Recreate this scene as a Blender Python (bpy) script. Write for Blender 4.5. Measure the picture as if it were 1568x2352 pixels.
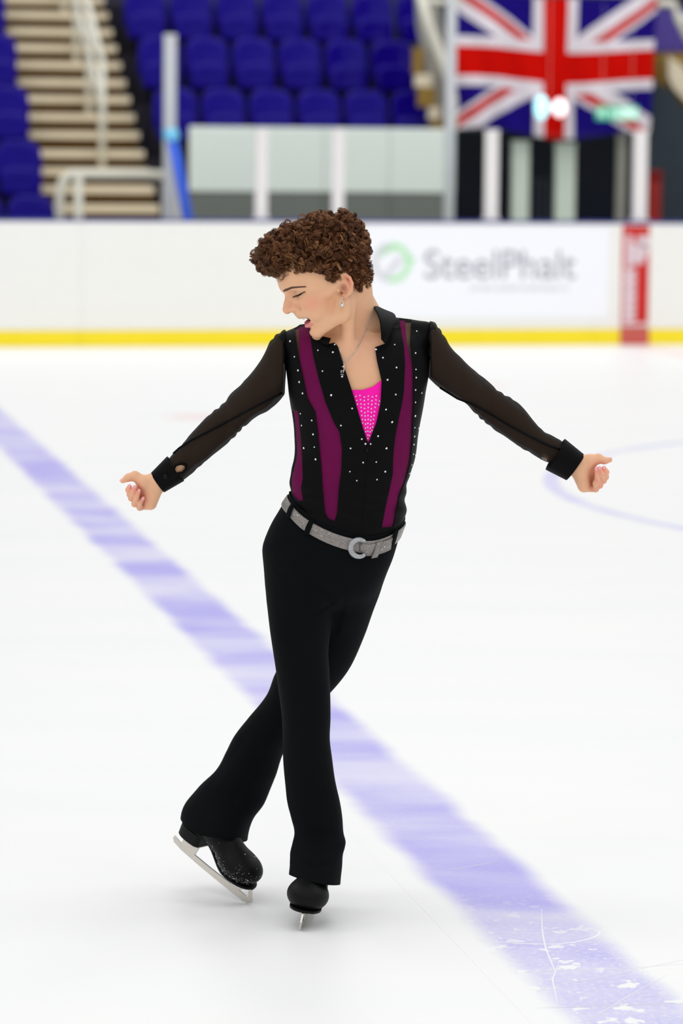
import bpy, bmesh, math, random
import numpy as np
from mathutils import Vector, Matrix, Euler
from mathutils.bvhtree import BVHTree
random.seed(7); rng = np.random.default_rng(7)
for _o in list(bpy.data.objects): bpy.data.objects.remove(_o)
SC = bpy.context.scene; COL = SC.collection
R = math.radians

# ------------------------------------------------------------------ camera
W, H, FPX = 1568.0, 2352.0, 8000.0
CAMZ, PITCH, ROLL = 1.901, R(6.145), R(0.55)
cam_d = bpy.data.cameras.new('camera'); cam = bpy.data.objects.new('camera', cam_d); COL.objects.link(cam)
cam_d.sensor_fit = 'VERTICAL'; cam_d.sensor_height = 36.0; cam_d.sensor_width = 24.0
cam_d.lens = FPX / H * 36.0
cam_d.clip_start = 0.1; cam_d.clip_end = 300
CM = (Matrix.Translation((0, 0, CAMZ)) @ Matrix.Rotation(math.pi/2 - PITCH, 4, 'X') @ Matrix.Rotation(ROLL, 4, 'Z'))
cam.matrix_world = CM
SC.camera = cam
cam_d.dof.use_dof = True
cam_d.dof.focus_distance = 8.42
cam_d.dof.aperture_fstop = 122.45 / 38.0
CR = np.array(CM.to_3x3())

# ------------------------------------------------------------------ world, hall lighting, exposure
wd = bpy.data.worlds.new('hall_air'); SC.world = wd; wd.use_nodes = True
wd.node_tree.nodes['Background'].inputs[0].default_value = (0.97, 0.985, 1.0, 1)
wd.node_tree.nodes['Background'].inputs[1].default_value = 0.40
SC.view_settings.view_transform = 'Standard'; SC.view_settings.look = 'None'
SC.view_settings.exposure = 0.75; SC.cycles.max_bounces = 5; SC.cycles.diffuse_bounces = 3; SC.cycles.glossy_bounces = 2; SC.cycles.transmission_bounces = 3; SC.cycles.transparent_max_bounces = 12
SC.cycles.caustics_reflective = False; SC.cycles.caustics_refractive = False
SC.view_settings.gamma = 1.0; SC.view_settings.use_curve_mapping = False
LP = 175
def hall_light(x, y, z, sx, sy, power):
    l = bpy.data.lights.new('ceiling_light', 'AREA'); l.shape = 'RECTANGLE'; l.size = sx; l.size_y = sy
    l.energy = power; l.color = (1.0, 0.985, 0.96)
    o = bpy.data.objects.new('ceiling_light', l); COL.objects.link(o); o.location = (x, y, z); return o
for _y in (-4.0, 9.0, 22.0, 33.0):
    for _x in (-11.0, 0.5, 12.0):
        hall_light(_x, _y, 13.0, 6.0, 6.0, LP if _y < 30 else LP*1.2)

# ------------------------------------------------------------------ pixel helpers (photograph measured in 1568 x 2352)
def ray(px, py):
    d = CR @ np.array([(px - W/2)/FPX, -(py - H/2)/FPX, -1.0])
    return d
def P(px, py, Y):
    d = ray(px, py); t = Y / d[1]
    return np.array([d[0]*t, Y, CAMZ + d[2]*t])
def G(px, py):
    d = ray(px, py); t = -CAMZ / d[2]
    return np.array([d[0]*t, d[1]*t, 0.0])
YAW = R(12.5)
TA = np.array([math.cos(YAW), math.sin(YAW), 0]); NA = np.array([-math.sin(YAW), math.cos(YAW), 0])
B0 = G(784, 794)
def bw(a, n, z):                       # rink frame (along boards, behind boards, height) -> world
    p = B0 + TA*a + NA*n; return Vector((p[0], p[1], z))
def bpix(px, py, n):                   # pixel on the plane n behind the boards -> (a, z)
    d = ray(px, py); o = np.array([0, 0, CAMZ])
    t = (n - (o - B0) @ NA) / (d @ NA); p = o + d*t
    return (p - B0) @ TA, p[2]

# ------------------------------------------------------------------ materials
class NT:
    def __init__(s, name):
        s.m = bpy.data.materials.new(name); s.m.use_nodes = True; s.t = s.m.node_tree; s.n = s.t.nodes
        s.bsdf = s.n['Principled BSDF']; s.out = s.n['Material Output']
    def node(s, typ, **kw):
        x = s.n.new(typ)
        for k, v in kw.items(): setattr(x, k, v)
        return x
    def put(s, sock, v):
        if v is None: return
        if isinstance(v, bpy.types.NodeSocket): s.t.links.new(v, sock)
        else: sock.default_value = v
    def math(s, op, a, b=None, c=None, clamp=False):
        x = s.node('ShaderNodeMath', operation=op, use_clamp=clamp)
        for i, v in enumerate((a, b, c)): s.put(x.inputs[i], v)
        return x.outputs[0]
    def mix(s, f, a, b):
        x = s.node('ShaderNodeMix', data_type='RGBA')
        s.put(x.inputs[0], f); s.put(x.inputs[6], a); s.put(x.inputs[7], b); return x.outputs[2]
    def smooth(s, v, lo, hi):
        x = s.node('ShaderNodeMapRange', interpolation_type='SMOOTHSTEP')
        s.put(x.inputs[0], v); x.inputs[1].default_value = lo; x.inputs[2].default_value = hi; return x.outputs[0]
    def noise(s, vec, scale, detail=3.0, rough=0.5):
        x = s.node('ShaderNodeTexNoise'); s.put(x.inputs['Vector'], vec)
        x.inputs['Scale'].default_value = scale; x.inputs['Detail'].default_value = detail; x.inputs['Roughness'].default_value = rough
        return x.outputs[0]
    def coord(s, k='Object'): return s.node('ShaderNodeTexCoord').outputs[k]
    def mapping(s, vec, scale=(1, 1, 1), rot=(0, 0, 0)):
        x = s.node('ShaderNodeMapping'); s.put(x.inputs[0], vec); x.inputs['Scale'].default_value = scale; x.inputs['Rotation'].default_value = rot
        return x.outputs[0]
    def bump(s, h, strength, dist=0.001):
        x = s.node('ShaderNodeBump'); s.put(x.inputs['Height'], h); x.inputs['Strength'].default_value = strength; x.inputs['Distance'].default_value = dist
        s.t.links.new(x.outputs[0], s.bsdf.inputs['Normal'])
    def set(s, **kw):
        for k, v in kw.items(): s.put(s.bsdf.inputs[k.replace('_', ' ')], v)
def c4(c): return (c[0], c[1], c[2], 1.0)
def lin(r, g, b):
    f = lambda v: (v/255/12.92) if v/255 <= 0.04045 else ((v/255+0.055)/1.055)**2.4
    return (f(r), f(g), f(b))
def plain(name, col, rough=0.5, metal=0.0, spec=0.12, var=0.10, scale=6.0, emit=None, sheen=0.0, bump=0.0, bscale=200):
    m = NT(name); co = m.coord()
    n = m.noise(co, scale, 4.0)
    a = tuple(v*(1-var) for v in col); b = tuple(min(1.0, v*(1+var)) for v in col)
    m.set(Base_Color=m.mix(n, c4(a), c4(b)), Roughness=rough, Metallic=metal, Specular_IOR_Level=spec)
    if sheen: m.set(Sheen_Weight=sheen, Sheen_Roughness=0.5)
    if emit: m.set(Emission_Color=c4(col), Emission_Strength=emit)
    if bump: m.bump(m.noise(co, bscale, 2.0), bump)
    return m.m

# ------------------------------------------------------------------ mesh helpers
def mesh_from(name, V, F):
    me = bpy.data.meshes.new(name); me.from_pydata([tuple(map(float, v)) for v in V], [], [tuple(map(int, f)) for f in F]); me.update(); return me
def fast_mesh(name, V, T, smooth=True):
    V = np.asarray(V, dtype=np.float32); T = np.asarray(T, dtype=np.int32); k = T.shape[1]
    me = bpy.data.meshes.new(name); me.vertices.add(len(V)); me.vertices.foreach_set('co', V.ravel())
    me.loops.add(T.size); me.loops.foreach_set('vertex_index', T.ravel())
    me.polygons.add(len(T)); me.polygons.foreach_set('loop_start', np.arange(0, T.size, k, dtype=np.int32))
    try: me.polygons.foreach_set('loop_total', np.full(len(T), k, dtype=np.int32))
    except Exception: pass
    me.update(calc_edges=True); me.validate()
    if smooth: me.polygons.foreach_set('use_smooth', np.ones(len(me.polygons), dtype=bool))
    return me
def link(name, me, mat=None, parent=None, loc=(0, 0, 0), rz=0.0):
    o = bpy.data.objects.new(name, me); COL.objects.link(o); o.location = loc; o.rotation_euler = (0, 0, rz)
    if mat is not None and me is not None: me.materials.clear(); me.materials.append(mat)
    if parent is not None: o.parent = parent
    return o
def tag(o, label=None, cat=None, group=None, kind=None):
    if label: o['label'] = label
    if cat: o['category'] = cat
    if group: o['group'] = group
    if kind: o['kind'] = kind
    return o
def empty(name, loc, rz=0.0):
    o = bpy.data.objects.new(name, None); o.empty_display_size = 0.1; COL.objects.link(o); o.location = loc; o.rotation_euler = (0, 0, rz); return o
class MB:
    def __init__(s): s.v = []; s.f = []
    def add(s, V, F):
        k = len(s.v); s.v += [tuple(v) for v in V]; s.f += [tuple(i+k for i in f) for f in F]; return s
    def box(s, x0, x1, y0, y1, z0, z1, bev=0.0):
        if bev <= 0:
            V = [(x, y, z) for x in (x0, x1) for y in (y0, y1) for z in (z0, z1)]
            return s.add(V, [(0, 1, 3, 2), (4, 6, 7, 5), (0, 4, 5, 1), (2, 3, 7, 6), (0, 2, 6, 4), (1, 5, 7, 3)])
        b = bmesh.new(); bmesh.ops.create_cube(b, size=1.0)
        for v in b.verts: v.co = Vector(((x0+x1)/2+v.co.x*(x1-x0), (y0+y1)/2+v.co.y*(y1-y0), (z0+z1)/2+v.co.z*(z1-z0)))
        bmesh.ops.bevel(b, geom=b.edges[:], offset=bev, segments=2, affect='EDGES', profile=0.5)
        b.verts.index_update()
        s.add([v.co for v in b.verts], [[v.index for v in f.verts] for f in b.faces]); b.free(); return s
    def tube(s, pts, r, n=10, cap=True):
        pts = [Vector(p) for p in pts]; k = len(pts); rs = r if hasattr(r, '__len__') else [r]*k
        V = []; up = None
        for i in range(k):
            d = (pts[min(i+1, k-1)] - pts[max(i-1, 0)]).normalized()
            if up is None:
                up = Vector((0, 0, 1)) if abs(d.z) < 0.9 else Vector((1, 0, 0))
            sx = d.cross(up).normalized(); up = sx.cross(d).normalized()
            for j in range(n):
                a = 2*math.pi*j/n; V.append(pts[i] + (sx*math.cos(a) + up*math.sin(a))*rs[i])
        F = [(i*n+j, i*n+(j+1) % n, (i+1)*n+(j+1) % n, (i+1)*n+j) for i in range(k-1) for j in range(n)]
        if cap: F += [tuple(range(n))[::-1], tuple((k-1)*n+j for j in range(n))]
        return s.add(V, F)
    def prism(s, poly, y0, y1):          # polygon in (x, z), extruded along y
        n = len(poly); V = [(x, y0, z) for x, z in poly] + [(x, y1, z) for x, z in poly]
        F = [tuple(range(n)), tuple(range(2*n-1, n-1, -1))] + [(i, i+n, (i+1) % n+n, (i+1) % n) for i in range(n)]
        return s.add(V, F)
    def slab(s, w, h, t, r, z0=0.0, y=0.0, bow=0.0, tilt=0.0, seg=6):   # rounded upright slab, bevelled, bowed across its width
        out = []
        for cx, cz, a0 in ((w/2-r, h-r, 0), (-w/2+r, h-r, 90), (-w/2+r*.5, r*.5, 180), (w/2-r*.5, r*.5, 270)):
            rr = r if a0 < 180 else r*.5
            for k in range(seg+1): a = R(a0+90*k/seg); out.append((cx+rr*math.cos(a), cz+rr*math.sin(a)))
        n = len(out); V = []
        for (yy, ins) in ((t/2, 0.0), (-t*0.25, 0.0), (-t/2, t*0.35), (-t*0.36, t*1.4)):
            for (x, z) in out:
                q = math.hypot(x, z-h/2) or 1; k = max(0.0, 1 - ins/q); xx = x*k; zz = h/2+(z-h/2)*k
                V.append((xx, y+yy-bow*(xx/(w/2))**2+tilt*zz, z0+zz))
        F = [tuple(range(n))] + [(L*n+i, (L+1)*n+i, (L+1)*n+(i+1) % n, L*n+(i+1) % n) for L in range(3) for i in range(n)] + [tuple(3*n+i for i in range(n))[::-1]]
        return s.add(V, F)
    def mesh(s, name, smooth=False):
        me = mesh_from(name, s.v, s.f)
        b = bmesh.new(); b.from_mesh(me); bmesh.ops.recalc_face_normals(b, faces=b.faces[:]); b.to_mesh(me); b.free()
        if smooth:
            for p in me.polygons: p.use_smooth = True
        return me
    def build(s, name, mat, parent=None, loc=(0, 0, 0), rz=0.0, smooth=False):
        return link(name, s.mesh(name, smooth), mat, parent, loc, rz)
def rink(name, mb, mat, a=0, n=0, z=0, parent=None, smooth=False):   # object standing in the rink frame at (a, n, z)
    if parent is not None: return mb.build(name, mat, parent, (a, n, z), 0, smooth)
    return mb.build(name, mat, None, bw(a, n, z), YAW, smooth)
# ------------------------------------------------------------------ materials of the hall
M = {}
M['board'] = plain('board_white', lin(241, 240, 236), 0.35, var=0.02)
M['adwhite'] = plain('advert_white', lin(247, 248, 255), 0.4, spec=0.05, var=0.01)
M['yellow'] = plain('kickplate_yellow', lin(252, 228, 50), 0.4, var=0.03)
M['capblue'] = plain('cap_rail_blue', lin(52, 62, 140), 0.5)
M['adred'] = plain('advert_red', lin(202, 48, 44), 0.4, var=0.06)
M['adredpale'] = plain('red_line_worn', lin(203, 100, 92), 0.5, var=0.06)
M['print_white'] = plain('print_white', lin(226, 205, 212), 0.5, var=0.03)
M['print_grey'] = plain('print_grey', lin(172, 172, 181), 0.5, var=0.05)
M['print_pale'] = plain('print_pale_grey', lin(216, 217, 224), 0.5, var=0.03)
M['print_green'] = plain('print_green', lin(182, 236, 184), 0.5, var=0.05)
M['seat'] = plain('seat_blue', lin(23, 5, 134), 0.18, spec=0.13, var=0.12, scale=3)
M['dark'] = plain('tier_dark', lin(38, 36, 46), 0.8, var=0.2)
M['tread'] = plain('step_cream', lin(232, 219, 192), 0.6, var=0.06)
M['riser'] = plain('step_brown', lin(96, 66, 16), 0.8, spec=0.03, var=0.15)
M['rail'] = plain('rail_white', lin(226, 224, 210), 0.4, var=0.04)
M['alu'] = plain('post_grey', lin(205, 208, 212), 0.4, var=0.04)
M['post'] = plain('post_white', lin(232, 228, 228), 0.4, var=0.03)
M['para'] = plain('parapet_white', lin(240, 248, 242), 0.6, var=0.02)
M['paragrey'] = plain('parapet_grey', lin(120, 124, 120), 0.6, var=0.08)
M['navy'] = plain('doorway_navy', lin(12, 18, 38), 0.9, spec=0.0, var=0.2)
M['wallgrey'] = plain('wall_slate', lin(58, 66, 74), 0.9, spec=0.0, var=0.1)
M['concrete'] = plain('concrete', lin(168, 166, 158), 0.8, var=0.1)
M['gold'] = plain('timber_gold', lin(150, 120, 60), 0.7, var=0.15)
M['doorpost'] = plain('door_post_green_white', lin(228, 240, 228), 0.5, var=0.03)
M['redbin'] = plain('red_plastic', lin(150, 44, 40), 0.5)
M['bluepole'] = plain('pole_blue', lin(70, 110, 235), 0.4)
M['cyan'] = plain('pole_cyan', lin(130, 212, 255), 0.4)
M['flagred'] = plain('flag_red', lin(206, 18, 12), 0.8, spec=0.0, var=0.06)
M['flagwhite'] = plain('flag_white', lin(232, 224, 232), 0.8, spec=0.0, var=0.03)
M['flagblue'] = plain('flag_blue', lin(32, 20, 120), 0.8, spec=0.0, var=0.06)
M['exitgreen'] = plain('exit_green', lin(70, 170, 135), 0.4, emit=0.25)
M['exitwhite'] = plain('exit_white', lin(190, 230, 216), 0.4, emit=0.35)
M['glarecyan'] = plain('glare_cool', (0.45, 0.90, 1.0), 0.3, emit=0.75, var=0.0)  # emission imitating the cool glare reflected in the rink glass
M['glarewarm'] = plain('glare_warm', (1.0, 0.80, 0.82), 0.3, emit=0.9, var=0.0)  # emission imitating the warm glare beside it
def glass_mat():
    m = NT('rink_glass'); t = m.node('ShaderNodeBsdfTransparent'); t.inputs[0].default_value = (0.97, 0.985, 0.98, 1)
    g = m.node('ShaderNodeBsdfGlossy'); g.inputs['Roughness'].default_value = 0.05
    d = m.node('ShaderNodeBsdfDiffuse'); d.inputs[0].default_value = (0.75, 0.85, 0.84, 1)
    m.put(d.inputs[0], m.mix(m.noise(m.coord(), 3.0), (0.70, 0.82, 0.81, 1), (0.8, 0.88, 0.87, 1)))
    x = m.node('ShaderNodeMixShader'); x.inputs[0].default_value = 0.003; m.put(x.inputs[1], t.outputs[0]); m.put(x.inputs[2], g.outputs[0])
    y = m.node('ShaderNodeMixShader'); y.inputs[0].default_value = 0.003; m.put(y.inputs[1], x.outputs[0]); m.put(y.inputs[2], d.outputs[0])
    m.t.links.new(y.outputs[0], m.out.inputs[0]); return m.m
M['glass'] = glass_mat()

# ------------------------------------------------------------------ ice
def a_of(px, py): g = G(px, py) - B0; return g @ TA, g @ NA
_pl = [a_of(*p) for p in ((0, 1033), (327, 1349), (592, 1625), (938, 1955), (1187, 2254))]; _pr = [a_of(*p) for p in ((0, 941), (398, 1288), (612, 1466), (1099, 1900), (1475, 2227))]
SLL = np.polyfit([p[1] for p in _pl], [p[0] for p in _pl], 1); SLR = np.polyfit([p[1] for p in _pr], [p[0] for p in _pr], 1); SLK = (SLL[0]+SLR[0])/2
AL_, AR_ = np.mean([p[0]-SLK*p[1] for p in _pl]), np.mean([p[0]-SLK*p[1] for p in _pr])
print('blue line', AL_, AR_, SLK)
ARED = bpix(1457, 700, 0)[0]
_c = a_of(1340, 1157); CC = (ARED, _c[1]); CRAD = ARED - _c[0]
print('circle', CC, CRAD, 'red a', ARED)
def ice_base(m, co):
    clouds = m.noise(m.mapping(m.mapping(co, (1, 1, 1), (0, 0, YAW)), (0.3, 1.6, 1)), 1.1, 2)
    return m.mix(clouds, (0.875, 0.895, 0.89, 1), (0.93, 0.925, 0.915, 1))
def ice_mat():
    m = NT('ice'); m.set(Base_Color=ice_base(m, m.coord()), Roughness=0.42, Specular_IOR_Level=0.2); return m.m
def paint_mat(name, col, edge, lo, hi, kind):
    """Paint under the ice on a strip, disc or ring: fades out at its edges, worn into streaks, chips of snow near the camera."""
    m = NT(name); co = m.coord(); sx = m.node('ShaderNodeSeparateXYZ'); m.put(sx.inputs[0], co); a, n = sx.outputs[0], sx.outputs[1]
    wob = m.math('MULTIPLY', m.math('SUBTRACT', m.noise(co, 3.0, 3), 0.5), edge)
    d = m.math('ADD', kind(m, a, n), wob)
    f = m.math('SUBTRACT', 1.0, m.smooth(d, lo, hi))
    wco = m.mapping(co, (1, 1, 1), (0, 0, YAW)); st = m.noise(m.mapping(wco, (0.6, 1.3, 1)), 1.3, 4, 0.55)
    f = m.math('MULTIPLY', f, m.math('ADD', 0.42, m.math('MULTIPLY', m.smooth(st, 0.30, 0.68), 0.58)))
    base = ice_base(m, co); return m, co, a, n, f, base
def finish(m, f, base, col): m.set(Base_Color=m.mix(f, base, c4(col)), Roughness=0.42, Specular_IOR_Level=0.2); return m.m
def blue_mat():
    cx = float((AL_+AR_)/2); hw = float((AR_-AL_)/2)
    m, co, a, n, f, base = paint_mat('blue_line_paint', None, 0.07, -0.045, 0.035, lambda m, a, n: m.math('SUBTRACT', m.math('ABSOLUTE', m.math('SUBTRACT', m.math('SUBTRACT', a, m.math('MULTIPLY', n, float(SLK))), cx)), hw))
    near = m.smooth(n, float(a_of(1150, 2020)[1]), float(a_of(1350, 2260)[1]))
    fine = m.smooth(m.noise(co, 60, 3, 0.7), 0.18, 0.60)
    f = m.math('MULTIPLY', f, m.math('SUBTRACT', 1.0, m.math('MULTIPLY', m.math('SUBTRACT', 1.0, fine), m.math('ADD', 0.15, m.math('MULTIPLY', near, 0.5)))))
    chips = m.smooth(m.noise(co, 13, 3, 0.6), 0.60, 0.615); sp = m.math('MULTIPLY', m.smooth(m.noise(co, 48, 2, 0.6), 0.66, 0.70), 0.7)
    f = m.math('MULTIPLY', f, m.math('SUBTRACT', 1.0, m.math('MULTIPLY', m.math('MAXIMUM', chips, sp), near)))
    return finish(m, f, base, (0.43, 0.40, 0.84))
ice = MB().add([(-24, -40, 0), (24, -40, 0), (24, 0.06, 0), (-24, 0.06, 0)], [(0, 1, 2, 3)]).build('floor', ice_mat(), None, bw(0, 0, 0), YAW)
tag(ice, 'white ice sheet with worn blue line and skate marks', 'ice', kind='structure')
_w = (AR_-AL_)/2+0.09; _m = (AL_+AR_)/2
MB().add([(_m-_w+SLK*-33, -33, 0.0002), (_m+_w+SLK*-33, -33, 0.0002), (_m+_w+SLK*-0.1, -0.1, 0.0002), (_m-_w+SLK*-0.1, -0.1, 0.0002)], [(0, 1, 2, 3)]).build('blue_line', blue_mat(), ice)
def ringm(cx, cy, r0, r1, z=0.0002, n=120):
    V = []
    for k in range(n): t = 2*math.pi*k/n; V += [(cx+r0*math.cos(t), cy+r0*math.sin(t), z), (cx+r1*math.cos(t), cy+r1*math.sin(t), z)]
    return MB().add(V, [(2*k, 2*k+1, (2*k+3) % (2*n), (2*k+2) % (2*n)) for k in range(n)])
def radial(cx, cy, r=None):
    def k(m, a, n):
        q = m.math('SQRT', m.math('ADD', m.math('POWER', m.math('SUBTRACT', a, float(cx)), 2.0), m.math('POWER', m.math('SUBTRACT', n, float(cy)), 2.0)))
        return q if r is None else m.math('ABSOLUTE', m.math('SUBTRACT', q, float(r)))
    return k
m, co, a, n, f, base = paint_mat('circle_paint', None, 0.02, 0.028, 0.060, radial(CC[0], CC[1], CRAD)); ringm(CC[0], CC[1], CRAD-0.08, CRAD+0.08).build('centre_circle', finish(m, m.math('MULTIPLY', f, 0.62), base, (0.45, 0.43, 0.865)), ice)
m, co, a, n, f, base = paint_mat('red_line_paint', None, 0.04, 0.10, 0.17, lambda m, a, n: m.math('ABSOLUTE', m.math('SUBTRACT', a, float(ARED))))
MB().add([(ARED-0.22, -33, 0.0003), (ARED+0.22, -33, 0.0003), (ARED+0.22, 0, 0.0003), (ARED-0.22, 0, 0.0003)], [(0, 1, 2, 3)]).build('red_line', finish(m, m.math('MULTIPLY', f, 0.55), base, (0.86, 0.50, 0.50)), ice)
for (px, py) in ((1085, 884), (470, 957)):
    g = a_of(px, py); m, co, a, n, f, base = paint_mat('spot_paint', None, 0.05, 0.16, 0.36, radial(g[0], g[1]))
    ringm(g[0], g[1], 0.001, 0.42, 0.0002, 40).build('faceoff_spot', finish(m, m.math('MULTIPLY', f, 0.55), base, (0.88, 0.52, 0.52)), ice)
# skate cuts: narrow raised-edge traces of white ice
snow_trace = plain('scraped_ice', (0.895, 0.90, 0.915), 0.5, spec=0.2, var=0.02)
TRZ = [0.0003]
def trace(pts, w):
    TRZ[0] += 0.00004
    g = [np.array(a_of(*p)) for p in pts]; n = 40; t = np.linspace(0, 1, len(g)); tt = np.linspace(0, 1, n)
    # smooth the polyline
    xs = np.interp(tt, t, [q[0] for q in g]); ys = np.interp(tt, t, [q[1] for q in g])
    for _ in range(6): xs[1:-1] = (xs[:-2]+2*xs[1:-1]+xs[2:])/4; ys[1:-1] = (ys[:-2]+2*ys[1:-1]+ys[2:])/4
    dx, dy = np.gradient(xs), np.gradient(ys); L = np.hypot(dx, dy); nx, ny = -dy/L, dx/L; ww = w*np.sin(np.clip(tt, .03, .97)*math.pi)**.5
    V = np.stack([np.concatenate([xs+nx*ww, xs-nx*ww]), np.concatenate([ys+ny*ww, ys-ny*ww]), np.full(2*n, TRZ[0])], 1)
    MB().add(V, [(i, i+1, n+i+1, n+i) for i in range(n-1)]).build('skate_mark', snow_trace, ice)
trace([(1090, 2158), (1130, 2163), (1180, 2167), (1260, 2170), (1320, 2165), (1365, 2154), (1380, 2142), (1370, 2136), (1335, 2128)], .0035)
trace([(1243, 2088), (1245, 2140), (1253, 2180), (1268, 2215), (1276, 2235)], .0018); trace([(1180, 2236), (1300, 2228), (1420, 2226), (1568, 2214)], .0016)
trace([(1230, 2278), (1280, 2262), (1360, 2248), (1470, 2225), (1568, 2205)], .0016); trace([(1280, 2305), (1268, 2250), (1280, 2220)], .0016); trace([(1020, 2000), (1080, 1990), (1150, 1978)], .0016)
trace([(1230, 2316), (1400, 2310), (1568, 2304)], .0016); trace([(1340, 2352), (1440, 2290), (1530, 2240)], .0014)

# ------------------------------------------------------------------ boards round the rink
BH = bpix(784, 508, 0.0)[1]; print('board height', BH)
KZ = bpix(784, 757, 0.0)[1]
bd = empty('wall_back', bw(0, 0, 0), YAW); tag(bd, 'white rink boards with yellow kickplate and blue cap rail', 'rink boards', kind='structure')
pa = [-12.0, -9.6, -7.2, -4.8, -2.4, 0.0]
a_ad0, a_ad1 = bpix(842, 600, 0)[0], bpix(1398, 600, 0)[0]
a_r0, a_r1 = bpix(1427, 650, 0)[0], bpix(1489, 650, 0)[0]
_pm = None
for i in range(12):
    a0 = -14.4 + 2.4*i
    if _pm is None: _pm = MB().box(0.001, 2.399, 0, 0.10, KZ, BH-0.013, 0.001).mesh('board_panel'); _km = MB().box(0.001, 2.399, -0.012, 0.10, 0.0, KZ-0.002, 0.004).mesh('kickplate'); _cm = MB().box(0.002, 2.398, -0.006, 0.12, BH-0.012, BH+0.010, 0.005).mesh('cap_rail')
    link('board_panel', _pm, M['board'], bd, (a0, 0, 0)); link('kickplate', _km, M['yellow'], bd, (a0, 0, 0)); link('cap_rail', _cm, M['capblue'], bd, (a0, 0, 0))
# advert with grey lettering
def text_mesh(body, height, width, ext=0.001):
    cu = bpy.data.curves.new('lettering', 'FONT'); cu.body = body; cu.size = 1.0; cu.extrude = 0.0; cu.offset = 0.004
    o = bpy.data.objects.new('lettering', cu); COL.objects.link(o); bpy.context.view_layer.update()
    me = bpy.data.meshes.new_from_object(o.evaluated_get(bpy.context.evaluated_depsgraph_get())); bpy.data.objects.remove(o)
    xs = [v.co.x for v in me.vertices]; ys = [v.co.y for v in me.vertices]
    for v in me.vertices: v.co = Vector(((v.co.x-min(xs))/(max(xs)-min(xs))*width, 0, (v.co.y-min(ys))/(max(ys)-min(ys))*height))
    return me
def zpx(py, px=1100, n=0): return bpix(px, py, n)[1]
ad = empty('advert_panel', bw(a_ad0, -0.001, 0), YAW); tag(ad, 'pale advertising panel with grey SteelPhalt lettering and green ring logo', 'advert')
MB().box(0, a_ad1-a_ad0, -0.004, -0.001, KZ+0.10, BH-0.04).build('backing_sheet', M['adwhite'], ad)
t0, t1 = bpix(974, 610, 0)[0]-a_ad0, bpix(1322, 610, 0)[0]-a_ad0
tm = text_mesh('SteelPhalt', zpx(574)-zpx(641), t1-t0)
o = link('lettering', tm, M['print_grey'], ad, (t0, -0.006, zpx(641)))
s0, s1_ = bpix(1080, 663, 0)[0]-a_ad0, bpix(1312, 663, 0)[0]-a_ad0
mb = MB(); x = s0
while x < s1_-0.02:
    w = random.choice((0.022, 0.03, 0.038)); mb.box(x, x+w, -0.006, -0.0045, zpx(667), zpx(657)); x += w+random.choice((0.008, 0.008, 0.02))
mb.build('strapline', M['print_pale'], ad)
def arc(cx, cz, r0, r1, a0, a1, n=28):
    V = []; 
    for k in range(n+1):
        a = R(a0+(a1-a0)*k/n); V += [(cx+r0*math.cos(a), -0.006, cz+r0*math.sin(a)), (cx+r1*math.cos(a), -0.006, cz+r1*math.sin(a))]
    return V, [(2*k, 2*k+1, 2*k+3, 2*k+2) for k in range(n)]
lx, lz = bpix(899, 603, 0); lx -= a_ad0; pm_ = 1/250.0
mb = MB(); mb.add(*arc(lx, lz, 33*pm_, 46*pm_, 95, -100)); mb.add([(lx+28*pm_, -0.0062, lz+12*pm_), (lx+56*pm_, -0.0062, lz+12*pm_), (lx+42*pm_, -0.0062, lz-14*pm_)], [(0, 1, 2)])
mb.add(*arc(lx-4*pm_, lz+10*pm_, 16*pm_, 26*pm_, 60, 170)); mb.build('green_ring', M['print_green'], ad)
mb = MB(); mb.add(*arc(lx, lz, 33*pm_, 46*pm_, 100, 260)); mb.add([(lx-26*pm_, -0.0062, lz-34*pm_), (lx-14*pm_, -0.0062, lz-40*pm_), (lx+28*pm_, -0.0062, lz+8*pm_), (lx+16*pm_, -0.0062, lz+14*pm_)], [(0, 1, 2, 3)])
mb.build('grey_ring', M['print_pale'], ad)
# red centre-line strip with white vertical print
rp = empty('centre_line_strip', bw(a_r0, -0.001, 0), YAW); tag(rp, 'red vertical strip on the boards with worn white print', 'board strip')
wr = a_r1-a_r0
MB().box(0, wr, -0.005, -0.001, KZ+0.004, BH-0.028).build('backing_sheet', M['adred'], rp)
MB().box(-0.01, wr+0.01, -0.016, -0.0125, 0.002, KZ-0.003).build('kickplate_strip', M['adredpale'], rp)
rz_ = lambda py: zpx(py, 1457)
mb = MB()
def stroke(x0, x1, y0, y1, sk=0.0): mb.add([(x0*wr, -0.007, rz_(y1)), (x1*wr, -0.007, rz_(y1)), ((x1+sk)*wr, -0.007, rz_(y0)), ((x0+sk)*wr, -0.007, rz_(y0))], [(0, 1, 2, 3)])
stroke(0.12, 0.36, 540, 615); stroke(0.55, 1.0, 542, 570); stroke(0.34, 0.95, 560, 590, -0.02); stroke(0.30, 0.78, 588, 606, 0.05)
for y0, y1 in ((618, 630), (634, 652), (655, 668), (671, 690), (693, 706), (709, 722), (725, 736)): stroke(0.06, 0.52, y0, y1); stroke(0.14, 0.40, y1-1, y1+4)
stroke(0.04, 1.0, 742, 750)
mb.build('lettering', M['print_white'], rp)

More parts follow.
